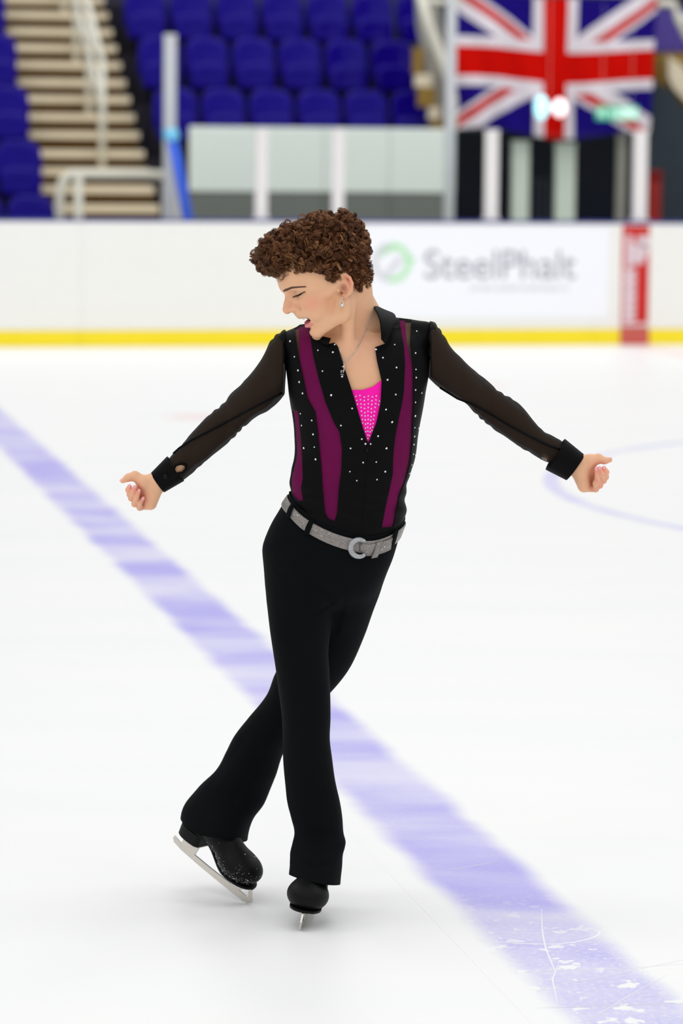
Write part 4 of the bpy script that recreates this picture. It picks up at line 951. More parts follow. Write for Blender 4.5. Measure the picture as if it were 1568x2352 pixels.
def sleeve_folds(p): 
    x = p[:, 0]; z = p[:, 2]; s = (x+z) if False else (np.abs(x-P(815, 900, YT)[0])*0.75-z*0.66)
    return .0016*np.sin(s*170+2.5*np.sin(s*55)+p[:, 1]*60)*(.5+.5*np.sin(s*31+1))+.0010*wnoise(p, 60, 5)
for nm, sl, bx, hole, seam in (('l', sl_l, (385, 680), [(399, 1077), (404, 1069), (415, 1066), (425, 1069), (426, 1078), (419, 1085), (405, 1087)], [(657, 897), (620, 918), (580, 938), (530, 964), (480, 990), (440, 1010), (411, 1030), (398, 1042)]),
                               ('r', sl_r, (960, 1300), [(1243, 1050), (1257, 1055), (1257, 1062), (1248, 1060)], [(1010, 890), (1050, 915), (1080, 927), (1104, 939), (1140, 960), (1170, 978), (1215, 1002), (1260, 1023), (1286, 1032)])):
    V, Q = polygonize(lambda p: sl(p)+sleeve_folds(p), (P(bx[0], 900, YT)[0], YT-.08, P(800, 1140, YT)[2]), (P(bx[1], 900, YT)[0], YT+.13, P(800, 720, YT)[2]), .003)
    T = tris(Q)
    g = np.maximum(poly_sd(V[:, 0], V[:, 2], pxpoly(hole, YT+.02)), V[:, 1]-(YT+.065)); V, _, T = split(V, T, g)
    so = tri_part('sleeve', V, T, MS['mesh'], shirt); so['label'] = 'sheer black chiffon sleeve'
    bv = BVHTree.FromPolygons([tuple(v) for v in V], [tuple(t) for t in T]); camo = Vector((0, 0, CAMZ)); pts = []
    for k in range(len(seam)-1):
        for u in np.linspace(0, 1, 5)[:-1 if k < len(seam)-2 else None]:
            d = Vector(ray(seam[k][0]*(1-u)+seam[k+1][0]*u, seam[k][1]*(1-u)+seam[k+1][1]*u)).normalized(); hit = bv.ray_cast(camo, d)
            if hit[0] is not None: pts.append(hit[0]-d*.0005)
    if len(pts) > 2: MB().tube(pts, .0032, 6).build('sleeve_seam', MS['satin'], shirt, smooth=True)
    if nm == 'l':
        rim = [Vector(P(x, y, YT+.024)) for x, y in hole]; pts = []
        for x, y in hole+hole[:2]:
            d = Vector(ray(412+(x-412)*1.12, 1077+(y-1077)*1.15)).normalized(); hit = bv.ray_cast(camo, d)
            if hit[0] is not None: pts.append(hit[0]-d*.001)
        if len(pts) > 3: MB().tube(pts, .0040, 8).build('keyhole_binding', MS['satin'], shirt, smooth=True)
tick('sleeves')
# cuffs
def ring_tube(name, stations, mat, parent, n=40, flare=None, thick=.0022):
    V = []
    for c, ax, up, r1, r2 in stations:
        ax = Vector(ax).normalized(); u = Vector(up)-ax*ax.dot(Vector(up)); u.normalize(); w = ax.cross(u)
        for j in range(n): a = 2*math.pi*j/n; V.append(Vector(c)+u*r1*math.cos(a)+w*r2*math.sin(a))
    F = [(i*n+j, i*n+(j+1) % n, (i+1)*n+(j+1) % n, (i+1)*n+j) for i in range(len(stations)-1) for j in range(n)]
    o = part(name, fast_mesh(name, np.array([tuple(v) for v in V]), np.array(F)), mat, parent); add_thickness(o, thick); return o
def cuff(a0, b0, a1, b1, Y0, Y1, parent):
    A0, B0_, A1, B1 = [Vector(P(*v)) for v in ((a0[0], a0[1], Y0), (b0[0], b0[1], Y0), (a1[0], a1[1], Y1), (b1[0], b1[1], Y1))]
    st = []
    for u in (0, .08, .3, .55, .8, .95, 1.0):
        A = A0.lerp(A1, u); B = B0_.lerp(B1, u); c = (A+B)/2; w = (A-B)/2; ax = ((A1+B1)-(A0+B0_)).normalized()
        st.append((c, ax, w, w.length, w.length*(1.02-.06*u)))
    # keep the slanted openings: ring points follow the edge line exactly
    n = 44; V = []
    for (c, ax, w, r1, r2) in st:
        dep = Vector((0, 1, 0))
        for j in range(n): a = 2*math.pi*j/n; V.append(c+w*math.cos(a)+dep*r2*math.sin(a)+ax*.0)
    F = [(i*n+j, i*n+(j+1) % n, (i+1)*n+(j+1) % n, (i+1)*n+j) for i in range(len(st)-1) for j in range(n)]
    o = part('cuff', fast_mesh('cuff', np.array([tuple(v) for v in V]), np.array(F)), MS['satin'], parent); add_thickness(o, .0022); return o
cuff((384, 1049), (422, 1104), (347, 1087), (377, 1130), YT+.06, YT+.06, shirt)
cuff((1297, 1009), (1253, 1078), (1341, 1045), (1300, 1102), YT+.06, YT+.06, shirt)
def bead(c, r, sq=(1, 1, 1), nu=10, nv=7):
    V = []; F = []
    for i in range(nv+1):
        for j in range(nu):
            t = math.pi*i/nv; ph = 2*math.pi*j/nu; V.append((c[0]+r*sq[0]*math.sin(t)*math.cos(ph), c[1]+r*sq[1]*math.sin(t)*math.sin(ph), c[2]+r*sq[2]*math.cos(t)))
    for i in range(nv):
        for j in range(nu): F.append((i*nu+j, i*nu+(j+1) % nu, (i+1)*nu+(j+1) % nu, (i+1)*nu+j))
    return MB().add(V, F)
bead(P(380, 1095, YT+.022), .006, (1, .4, 1)).build('cuff_button', MS['sole'], shirt, smooth=True)
# collar: ruled band between its base on the shirt and its free edge
def collar():
    D = YT-8.30
    base = [(886, 791, 8.195), (896, 768, 8.20), (908, 738, 8.24), (905, 722, 8.29), (885, 714, 8.345), (850, 712, 8.395), (800, 722, 8.41), (752, 738, 8.385), (728, 752, 8.33), (724, 766, 8.27), (732, 785, 8.225), (752, 794, 8.200)]
    top = [(875, 779, 8.180), (874, 756, 8.185), (871, 735, 8.205), (862, 712, 8.25), (850, 695, 8.31), (828, 690, 8.375), (795, 697, 8.395), (760, 712, 8.365), (735, 742, 8.31), (726, 764, 8.26), (738, 772, 8.23), (759, 777, 8.198)]
    m = 60; n = 8; tb = np.linspace(0, 1, len(base))
    bb = np.array([P(x, y, Y+D) for x, y, Y in base]); tt = np.array([P(x, y, Y+D) for x, y, Y in top])
    f = lambda arr: np.stack([dense(tb, arr[:, k], m)[1] for k in range(3)], 1)
    b_, t_ = f(bb), f(tt); V = []
    for j in range(n+1):
        u = j/n; V.append(b_*(1-u)+t_*u+np.array([0, -.004, 0])*math.sin(math.pi*u))
    V = np.concatenate(V); Q = np.array([(j*m+i, j*m+i+1, (j+1)*m+i+1, (j+1)*m+i) for j in range(n) for i in range(m-1)])
    o = part('collar', fast_mesh('collar', V, Q), MS['satin'], shirt); add_thickness(o, .0024); return o
col_o = collar()
# zip
sb = BVHTree.FromPolygons([tuple(v) for v in SV], [tuple(t) for t in ST]); CAMO = Vector((0, 0, CAMZ))
def on(bv, x, y, lift=.0008):
    d = Vector(ray(x, y)).normalized(); h = bv.ray_cast(CAMO, d)
    return (h[0]-d*lift, h[1]) if h[0] is not None else (None, None)
pts = [on(sb, 846+(831-846)*u, 1018+(1204-1018)*u)[0] for u in np.linspace(0, 1, 24)]; pts = [p for p in pts if p is not None]
if len(pts) > 3: MB().tube(pts, .0012, 6).build('zip_seam', MS['satin'], shirt, smooth=True)
zp = [on(sb, 844.5-u*3, 1026+u*14, .003)[0] for u in (0, .35, .7, 1)]
if all(p is not None for p in zp): MB().tube(zp, [.0015, .0024, .0028, .0016], 8).build('zip_puller', MS['sole'], shirt, smooth=True)
# crystals
def stone_mesh(r):
    V = [(0, 0, r*.7)]; F = []
    for rr, z in ((.55, .62), (1.0, .15), (.85, -.2)): V += [(r*rr*math.cos(2*math.pi*j/8), r*rr*math.sin(2*math.pi*j/8), r*z) for j in range(8)]
    F += [(0, 1+j, 1+(j+1) % 8) for j in range(8)] + [(1+8*L+j, 9+8*L+j, 9+8*L+(j+1) % 8, 1+8*L+(j+1) % 8) for L in range(2) for j in range(8)]
    return MB().add(V, F).mesh('crystal')
stone = stone_mesh(.0023)
def put_stone(name, p, nrm, mesh_, mat, parent, s=1.0):
    o = link(name, mesh_, mat, parent, p); o.rotation_euler = Vector(nrm).to_track_quat('Z', 'Y').to_euler(); o.scale = (s, s, s); return o
gems = [(235, 299), (270, 426), (150, 397), (300, 537), (310, 632), (337, 725), (319, 892), (412, 947), (329, 989), (423, 1061), (347, 1174), (433, 1165), (443, 1266), (463, 372), (585, 388), (500, 543), (600, 325), (571, 741), (660, 587), (743, 849), (651, 989), (822, 1100), (852, 1139), (894, 1140), (730, 1176), (833, 1292), (940, 1288), (724, 1366), (1014, 1366), (781, 1440), (946, 1432), (1024, 1176), (955, 1076), (1070, 961), (1020, 858), (1100, 735), (1033, 614), (1106, 513), (995, 433), (938, 365), (1091, 326), (1272, 216), (1388, 176), (1262, 395), (1387, 317), (1379, 461), (1368, 521), (1265, 530), (1267, 596), (1262, 697), (1261, 799), (1259, 911), (1255, 1006), (1253, 1077), (1247, 1143), (1243, 1222), (1230, 1310), (1212, 1380), (1312, 722), (1365, 600), (1285, 1010), (1258, 1230), (175, 505), (275, 1010), (290, 1370)]
for x, y in gems:
    p, nn = on(sb, *c2(x, y), lift=.0010)
    if p is not None: put_stone('crystal', p, nn, stone, MS['stone'], shirt, random.choice((.85, 1.0, 1.15)))
# pink top under the shirt
def tank_f(p): return torso_s(p)+.0045
TV, TQ = polygonize(lambda p: smin(tank_f(p), shoulders(p, -.0045), .03), (P(600, 900, YT)[0], YT-.17, P(800, 1245, YT)[2]), (P(1020, 900, YT)[0], YT+.17, P(800, 700, YT)[2]), .004)
TT = tris(TQ)
tank_front = [(684, 740), (714, 740), (722, 800), (745, 858), (775, 886), (807, 894), (832, 894), (855, 887), (877, 871), (892, 845), (902, 800), (903, 715), (929, 715), (934, 790), (950, 850), (975, 900), (1000, 1260), (600, 1260), (650, 930), (676, 880), (688, 820)]
g = np.where(TV[:, 1] < YT+.02, poly_sd(TV[:, 0], TV[:, 2], pxpoly(tank_front, YFp)), TV[:, 2]-P(800, 880, YT)[2])
TV, TT, _ = split(TV, TT, g)
tank = tri_part('tank_top', TV, TT, MS['pink'], person, .001); tank['label'] = 'hot pink top studded with crystals'
tb_ = BVHTree.FromPolygons([tuple(v) for v in TV], [tuple(t) for t in TT])
ps = stone_mesh(.0021)
for k in range(-3, 5):
    x0 = 766+34*(k+3.2); 
    for j in range(13):
        y = 745+j*32+(k % 2)*8+random.uniform(-3, 3); u = (y-745)/400; xx = 868+(x0-868)*(1-.66*u)+random.uniform(-2, 2)
        ax, ay = c2(xx, y)
        lo_y = 899 if ax < 850 else 899-(ax-850)*.72
        inside = poly_sd(np.array([ax]), np.array([ay]), vee)[0] < -1.5
        if inside and ay > lo_y:
            p, nn = on(tb_, ax, ay, .0010)
            if p is not None: put_stone('crystal', p, nn, ps, MS['stone'], tank, .95)
tick('tank')

# ------------------------------------------------------------------ trousers
PV, PQ = polygonize(trousers_f, (P(400, 900, YT)[0], YT-.17, .04), (P(960, 900, YT)[0], YT+.40, P(800, 1115, YT)[2]), .0042)
PT = tris(PQ)
bt = dense([P(x, 1200, YT)[0] for x in (560, 600, 660, 690, 720, 760, 800, 850, 900, 932, 990)], [P(x, y, YT)[2] for x, y in ((560, 1085), (600, 1104), (660, 1140), (690, 1164), (720, 1181), (760, 1199), (800, 1212), (850, 1222), (900, 1214), (932, 1201), (990, 1180))])
def belt_z(x): return np.interp(x, bt[0], bt[1])
def skew(V): return (V[:, 1]-YT)*.10
PV, PT, _ = split(PV, PT, PV[:, 2]-(belt_z(PV[:, 0])+.013+skew(PV)))
xm = P(640, 1900, YT)[0]
h1, h2 = P(666, 2013, YT-.10), P(776, 2034, YT-.10); h3, h4 = P(416, 1892, YT+.17), P(564, 1938, YT+.17)
hemf = np.where(PV[:, 0] > xm, (h1[2]+(PV[:, 0]-h1[0])*(h2[2]-h1[2])/(h2[0]-h1[0]))-PV[:, 2]-(PV[:, 1]-(YT-.1))*.12, (h3[2]+(PV[:, 0]-h3[0])*(h4[2]-h3[2])/(h4[0]-h3[0]))-PV[:, 2]+.006*np.sin(PV[:, 0]*40))
PV, PT, _ = split(PV, PT, hemf)
trousers = tri_part('trousers', PV, PT, MS['trouser'], person, .002); trousers['label'] = 'black flared trousers'
tick('trousers')
# belt hugging the waistband
bcx = P(795, 1200, YT)[0]
def waist_pts(phi, dz, lift):
    phi, dz, lift = np.broadcast_arrays(np.asarray(phi, float), np.asarray(dz, float), np.asarray(lift, float)); dx, dy = np.cos(phi), np.sin(phi)
    lo_, hi_ = np.full(phi.shape, .05), np.full(phi.shape, .30)
    for _ in range(26):
        mid = (lo_+hi_)/2; x = bcx+dx*mid; y = YT+dy*mid; z = belt_z(x)+(y-YT)*.10+dz
        o_ = pelvis_s(np.stack([x, y, z], -1).reshape(-1, 3).astype(f32)).reshape(phi.shape) > lift
        hi_ = np.where(o_, mid, hi_); lo_ = np.where(o_, lo_, mid)
    x = bcx+dx*hi_; y = YT+dy*hi_; return np.stack([x, y, belt_z(x)+(y-YT)*.10+dz], -1)
def waist_pt(phi, dz, lift): return Vector(waist_pts([phi], [dz], [lift])[0])
_pht = np.linspace(math.pi, 2*math.pi, 361); _phx = waist_pts(_pht, -.014, .004)[:, 0]
nB = 120; V = []
for dz in (0.001, -.003, -.0255, -.0285):
    V += list(waist_pts(2*math.pi*np.arange(nB)/nB, dz, .0035 if dz in (.001, -.0285) else .0045))
F = [(i*nB+j, i*nB+(j+1) % nB, (i+1)*nB+(j+1) % nB, (i+1)*nB+j) for i in range(3) for j in range(nB)]
belt = part('belt', fast_mesh('belt', np.array([tuple(v) for v in V]), np.array(F)), MS['belt']); add_thickness(belt, .0025); belt['label'] = 'silver rhinestone belt'
def phi_of(px):
    return float(_pht[np.argmin(np.abs(_phx-P(px, 1200, YT-.1)[0]))])
def strap(name, px, wpx, top, bot, lift, mat, lean=0.0, parent=belt):
    pts = []; a0 = phi_of(px-wpx/2); a1 = phi_of(px+wpx/2); V = []
    for u in np.linspace(0, 1, 9):
        for a in (a0, a1): V.append(waist_pt(a-lean*u, top+(bot-top)*u, lift+.002*math.sin(math.pi*u)))
    Q = [(2*i, 2*i+1, 2*i+3, 2*i+2) for i in range(8)]
    o = part(name, fast_mesh(name, np.array([tuple(v) for v in V]), np.array(Q)), mat, parent); add_thickness(o, .002); return o
strap('belt_loop', 715, 10, .006, -.034, .007, MS['trouser'], lean=.05); strap('belt_loop', 902, 9, .006, -.034, .007, MS['trouser'], lean=.03)
strap('belt_loop', 668, 7, .006, -.034, .007, MS['trouser'])
# belt tip lying over the belt, buckle ring and keeper
def overlay(name, x0, x1, d0, d1, lift, mat, n=14):
    V = []
    for u in np.linspace(0, 1, n):
        a = phi_of(x0+(x1-x0)*u)
        for dz in (d0, (d0+d1)/2, d1): V.append(waist_pt(a, dz*(1-.25*max(0, .2-u)/.2), lift))
    Q = [(3*i+k, 3*i+k+1, 3*i+4+k, 3*i+3+k) for i in range(n-1) for k in range(2)]
    o = part(name, fast_mesh(name, np.array([tuple(v) for v in V]), np.array(Q)), mat, belt); add_thickness(o, .0025); return o
overlay('belt_tip', 826, 896, -.006, -.034, .0085, MS['belt'])
bc = waist_pt(phi_of(824), -.016, .010); pts = []
for k in range(33):
    a = R(38+(300-38)*k/32+12); pts.append(bc+Vector((.0205*math.cos(a), -.003, .0205*math.sin(a))))
MB().tube(pts, [.0042+.0030*math.sin(math.pi*k/32) for k in range(33)], 12).build('buckle', MS['buckle'], belt, smooth=True)
strap('belt_keeper', 868, 13, -.003, -.040, .0105, MS['belt'], lean=.10)
tick('belt')

# ------------------------------------------------------------------ skates: one local shape, two placements
def boot_f(p):
    d = ell(p, (-.058, 0, .082), (.066, .054, .040))
    d = smin(d, cone(p, (-.075, 0, .088), (-.185, 0, .125), .036, .041), .02)
    d = smin(d, ell(p, (-.222, 0, .128), (.046, .036, .050)), .015)
    d = smin(d, cone(p, (-.208, 0, .140), (-.196, 0, .215), .042, .044), .02)
    d = smin(d, cone(p, (-.10, 0, .112), (-.170, 0, .155), .020, .028), .02)          # tongue and lacing ridge
    t = np.clip((-.095-p[:, 0])/.10, 0, 1); zb = .052+.042*t*t*(3-2*t)
    d = smax(d, zb-p[:, 2], .006); d = np.maximum(d, p[:, 2]-.158)
    return d
KV, KQ = polygonize(boot_f, (-.29, -.07, .03), (.03, .07, .285), .0028)
KV = KV+np.array([-.013, 0, 0]); boot_me = fast_mesh('boot', KV, KQ)
out = [(x_-.013, y_) for x_, y_ in [(.006, 0), (-.004, .026), (-.030, .042), (-.065, .045), (-.105, .036), (-.15, .030), (-.20, .034), (-.245, .035), (-.270, .022), (-.276, 0)]]
_to = np.linspace(0, 1, len(out)); _ox, _oy = dense(_to, [q_[0] for q_ in out], 34)[1], dense(_to, [q_[1] for q_ in out], 34)[1]; out = [(float(x_), float(max(y_, 0))*.90) for x_, y_ in zip(_ox, _oy)]
out = out+[(x, -y) for x, y in out[-2:0:-1]]
def sole_z(x): t = min(1, max(0, (-.095-x)/.10)); return .050+.042*t*t*(3-2*t)
def thick_outline(pts, ztop, zbot):
    n = len(pts); cx = sum(p[0] for p in pts)/n; V = [(x, y, ztop(x)) for x, y in pts]+[(x, y, zbot(x)) for x, y in pts]
    return MB().add(V, [(i, (i+1) % n, n+(i+1) % n, n+i) for i in range(n)]+[(i, n-i if i else 0, n-i-1, i+1) for i in range(0, n//2)]+[(n+i+1, 2*n-i-1, (2*n-i) if i else n, n+i) for i in range(0, n//2)])
sole_me = thick_outline(out, lambda x: sole_z(x)+.003, lambda x: sole_z(x)-.003).mesh('sole')
hp = [(x_-.012, y_) for x_, y_ in [(-.192, .024), (-.205, .033), (-.245, .034), (-.270, .022), (-.275, 0)]]; _to = np.linspace(0, 1, len(hp)); _hx, _hy = dense(_to, [q_[0] for q_ in hp], 16)[1], dense(_to, [q_[1] for q_ in hp], 16)[1]; hp = [(float(x_), float(max(y_, 0))) for x_, y_ in zip(_hx, _hy)]; hp = hp+[(x, -y) for x, y in hp[-2::-1]]
heel_me = thick_outline(hp+[], lambda x: sole_z(x)-.003, lambda x: .056).mesh('heel')
top_edge = [(-.305, .026), (-.285, .021), (-.26, .0185), (-.16, .0175), (-.09, .0190), (-.045, .0200), (-.018, .0200)]
low_edge = [(.004, .016), (.001, .011), (-.003, .013), (-.004, .007), (-.008, .009), (-.010, .003), (-.016, .005), (-.022, .0012), (-.06, .0002), (-.12, .0), (-.20, .0008), (-.27, .0035), (-.300, .009), (-.308, .018)]
runner_me = MB().prism(low_edge+top_edge+[(-.006, .024), (.002, .024)], -.0021, .0021).mesh('runner')
st_me = MB()
st_me.prism([(-.012, .018), (.003, .018), (-.012, .048), (-.022, .048)], -.0024, .0024)
st_me.prism([(-.075, .017), (-.050, .017), (-.020, .046), (-.035, .047), (-.058, .030), (-.085, .047), (-.103, .047)], -.0024, .0024)
st_me.box(-.115, -.014, -.020, .020, .0455, .0485, .001)
front_me = st_me.mesh('front_stanchion')
st_me = MB(); st_me.prism([(-.276, .017), (-.222, .017), (-.214, .053), (-.272, .053)], -.0024, .0024); st_me.box(-.274, -.205, -.022, .022, .0525, .0565, .001)
rear_me = st_me.mesh('rear_stanchion')
lace_me = MB()
for k in range(3):
    x = -.112-.014*k; z = .132+.010*k
    lace_me.tube([(x-.004, -.026, z-.012), (x, 0, z+.004), (x-.004, .026, z-.012)], .0018, 6)
lace_me = lace_me.mesh('laces', True)
for me_, mt in ((boot_me, 'leather'), (sole_me, 'sole'), (heel_me, 'sole'), (runner_me, 'steel'), (front_me, 'steel'), (rear_me, 'steel'), (lace_me, 'sole')): me_.materials.append(MS[mt])
def skate(org, fwd, up, lab):
    fwd = Vector(fwd).normalized(); up = Vector(up); up = (up-fwd*up.dot(fwd)).normalized(); sd = up.cross(fwd)
    Mx = Matrix((fwd, sd, up)).transposed().to_4x4(); Mx.translation = Vector(org); Mx = Mx @ Matrix.Scale(.95, 4)
    o = bpy.data.objects.new('ice_skate', boot_me); COL.objects.link(o); o.parent = person; o.matrix_world = Mx; o['label'] = lab
    for nm, m_ in (('sole', sole_me), ('heel', heel_me), ('runner', runner_me), ('front_stanchion', front_me), ('rear_stanchion', rear_me), ('laces', lace_me)):
        c = bpy.data.objects.new(nm, m_); COL.objects.link(c); c.parent = o
    return o, Mx
g0 = G(687, 2141)
sk1, MX1 = skate((g0[0], g0[1], 0.001), (-.10, -1, 0), (.17, 0, 1), 'black leather skate gliding on its blade')
t0_ = Vector(G(572, 2076)); h0_ = Vector(P(390, 1928, t0_.y+.175))
print('toe z', t0_.z, 'heel', h0_.z, (t0_-h0_).length)
fw_ = (t0_-h0_).normalized()
sk2, MX2 = skate((t0_.x, t0_.y, -.006), fw_, (.27, -.24, .93), 'black leather skate on its toe pick, snow-flecked')
# flecks of snow on the trailing boot
sv = np.array([list(MX2 @ Vector(v)) for v in KV[::3]]); nm_ = 0; bm_s = MB()
camv = np.array([0, 0, CAMZ])
for k in rng.permutation(len(sv))[:4000]:
    l = KV[::3][k]
    w = math.exp(-((l[2]-.068)/.02)**2)*1.0+.06
    if rng.random() < w and l[1]*1 != 0:
        r = rng.choice([.0006, .0008, .0011, .0016], p=[.5, .3, .15, .05]); c = sv[k]
        bm_s.add([(c[0]+r*a, c[1]+r*b, c[2]+r*d) for a, b, d in ((1, 0, 0), (-1, 0, 0), (0, 1, 0), (0, -1, 0), (0, 0, 1), (0, 0, -1))], [(0, 2, 4), (2, 1, 4), (1, 3, 4), (3, 0, 4), (2, 0, 5), (1, 2, 5), (3, 1, 5), (0, 3, 5)])
        nm_ += 1
        if nm_ > 420: break
sf = bm_s.build('snow_flecks', MS['snow'], person); sf['kind'] = 'stuff'
tick('skates')
# ------------------------------------------------------------------ face details
MB_ = MB()
for k in range(-5, 6):
    s = k*5.2; f = 104-(s/22)**2*13; yaw = math.atan2(s, 30); w = 2.4
    b = bmesh.new(); bmesh.ops.create_cube(b, size=1.0); bmesh.ops.bevel(b, geom=b.edges[:], offset=.22, segments=2, affect='EDGES'); b.verts.index_update()
    L = []
    for v in b.verts:
        x, y, z = v.co.x*3.4, v.co.y*9.0*(1-.1*abs(k)/3), v.co.z*5.0; L.append(from_head((f+x*math.cos(yaw)-z*math.sin(yaw), -38.5+y, s+z*math.cos(yaw)+x*math.sin(yaw))))
    MB_.add(L, [[v.index for v in f_.verts] for f_ in b.faces]); b.free()
te = MB_.build('teeth', MS['tooth'], person, smooth=True)
tg = bead((0, 0, 0), 1.0, (1, 1, 1), 16, 10); tg.v = [tuple(from_head((90+x*14, -52+y*5.5, z*17))) for x, y, z in tg.v]; tg.build('tongue', MS['mouth'], person, smooth=True)
def strands(name, polys, rad, mat, parent, sides=3, cols=None):
    """polys: (n, k, 3) polylines -> one mesh of thin tapered tubes."""
    Pn = np.asarray(polys, float); n, k, _ = Pn.shape
    d = np.gradient(Pn, axis=1); d /= np.linalg.norm(d, axis=2, keepdims=True)+1e-12
    ref = np.zeros_like(d); ref[..., 2] = 1; ref[np.abs(d[..., 2]) > .9] = (1, 0, 0)
    u = np.cross(d, ref); u /= np.linalg.norm(u, axis=2, keepdims=True)+1e-12; v = np.cross(d, u)
    t = np.linspace(0, 1, k); rr = np.asarray(rad, float).reshape(-1, 1)*np.clip(1.25*(1-t**3), .25, 1)[None]
    V = np.stack([Pn+rr[..., None]*(u*math.cos(2*math.pi*j/sides)+v*math.sin(2*math.pi*j/sides)) for j in range(sides)], 2)
    base = (np.arange(n)*k*sides)[:, None, None]+(np.arange(k-1)*sides)[None, :, None]; j = np.arange(sides)[None, None]; j2 = (j+1) % sides
    Q = np.stack([base+j, base+j2, base+sides+j2, base+sides+j], -1).reshape(-1, 4)
    me = fast_mesh(name, V.reshape(-1, 3), Q)
    if cols is not None:
        at = me.attributes.new('tone', 'FLOAT_COLOR', 'POINT'); c = np.repeat(np.asarray(cols), k*sides, axis=0)
        at.data.foreach_set('color', np.concatenate([c, np.ones((len(c), 1))], 1).astype(f32).ravel())
    return link(name, me, mat, parent)
def skin_snapF(u, s, lift=.4):         # slide head-frame points forward until they meet the skin
    u, s, lift = np.broadcast_arrays(np.asarray(u, float), np.asarray(s, float), np.asarray(lift, float)); lo_, hi_ = np.full(u.shape, 40.0), np.full(u.shape, 150.0)
    for _ in range(20):
        mid = (lo_+hi_)/2; o_ = head_q(np.stack([mid, u, s], -1).reshape(-1, 3).astype(f32)).reshape(u.shape) > lift
        hi_ = np.where(o_, mid, hi_); lo_ = np.where(o_, lo_, mid)
    return hi_
def radial_snap(c, ang, u, lift, rmax):   # move out from the point c of the (F, S) plane along ang until the skin is met
    ang, u, lift = np.broadcast_arrays(np.asarray(ang, float), np.asarray(u, float), np.asarray(lift, float)); lo_, hi_ = np.full(u.shape, 2.0), np.full(u.shape, float(rmax))
    pt = lambda r: np.stack([c[0]+r*np.cos(ang), u, c[1]+r*np.sin(ang)], -1)
    for _ in range(20):
        mid = (lo_+hi_)/2; o_ = head_q(pt(mid).reshape(-1, 3).astype(f32)).reshape(u.shape) > lift
        hi_ = np.where(o_, mid, hi_); lo_ = np.where(o_, lo_, mid)
    return pt(hi_)
# eyebrows, lashes and lash line, both eyes
for sg in (1, -1):
    th_ = np.linspace(0, 1, 190); pl = []
    for t0b in th_:
        for r_ in range(2):
            t = np.linspace(0, 1, 5); wth = 3.6*(1-.55*t0b)*(0.6+.4*min(1, t0b*6)); du = rng.uniform(-wth, wth)*.75
            aa = -12+103*np.minimum(t0b+t*.09, 1.05); uu = 32.5+3.2*math.sin(t0b*math.pi*.8)-6.0*max(0, t0b-.45)/.55+du+t*(1.8-3.4*t0b)
            pl.append(np.stack([np.radians(aa), uu, .3+.5*t], -1))
    pl = np.array(pl); pl = from_head(radial_snap((82, 24), pl[..., 0], pl[..., 1], pl[..., 2], 70)*np.array([1, 1, sg]))
    strands('eyebrow', pl, .00036, MS['brow'], person)
    ta = np.linspace(-.65, 1.72, 19); uu = 15.5+2*np.sin(ta*.5)-1.5*np.cos(ta); arc_ = radial_snap((86.5, 31), ta, uu, .5, 30)
    MB().tube([from_head(a*np.array([1, 1, sg])) for a in arc_], [.0009+.0006*math.sin(math.pi*min(1, .15+k/19)) for k in range(19)], 6).build('lash_line', MS['lash'], person, smooth=True)
    pl = []
    for t in np.linspace(0.05, .98, 44):
        i = min(17, int(t*18)); b = arc_[i]+(arc_[i+1]-arc_[i])*(t*18-i); an = ta[i]; dr = np.array([.8*math.cos(an), -.75, .8*math.sin(an)])
        pl.append([from_head((b+dr*q*6.0+np.array([0, 1.8*q*q, 0]))*np.array([1, 1, sg])) for q in np.linspace(0, 1, 5)])
    strands('eyelashes', pl, .00028, MS['lash'], person)
# fingernails
for fs, H_ in ((fing_l, hl), (fing_r, hr_)):
    for pts, rs in fs:
        a, b = Vector(pts[2]), Vector(pts[3]); d = (b-a).normalized(); tow = (Vector((0, 0, CAMZ))-b).normalized(); nrm = (tow-d*tow.dot(d)).normalized(); sd = d.cross(nrm)
        mb = bead((0, 0, 0), 1, (1, 1, 1), 12, 8); c = b+d*.0008+nrm*(rs[3]*.80)
        mb.v = [tuple(c+d*(x*.0052)+sd*(y*.0036)+nrm*(z*.0016-.0012*y*y)) for x, y, z in mb.v]; mb.build('fingernail', MS['nail'], person, smooth=True)
for a, b, r in ((hl(300, 322, -.016), hl(185, 388, -.020), .006), (hr_(1290, 506, -.016), hr_(1392, 490, -.020), .0066)):
    a, b = Vector(a), Vector(b); d = (b-a).normalized(); nrm = Vector((0, -.5, 1)); nrm = (nrm-d*nrm.dot(d)).normalized(); sd = d.cross(nrm); c = b+d*.001+nrm*(r*.8)
    mb = bead((0, 0, 0), 1, (1, 1, 1), 12, 8); mb.v = [tuple(c+d*(x*.006)+sd*(y*.0045)+nrm*(z*.0016-.0014*y*y)) for x, y, z in mb.v]; mb.build('fingernail', MS['nail'], person, smooth=True)
# earring: stud, ring and ball
e0 = Vector(from_head((11, -24, 76))); er = bead(e0, .0022, (1, 1, 1)).build('earring', MS['silver'], person, smooth=True)
cpt = [e0+Vector((-.001+.0035*math.cos(a), -.001, -.011+.0062*math.sin(a))) for a in np.linspace(0, 2*math.pi, 21)]
MB().tube(cpt, .0010, 6).build('hoop', MS['silver'], er, smooth=True); bead(e0+Vector((0, -.001, -.0165)), .0048, (1, .9, 1)).build('ball', MS['silver'], er, smooth=True)
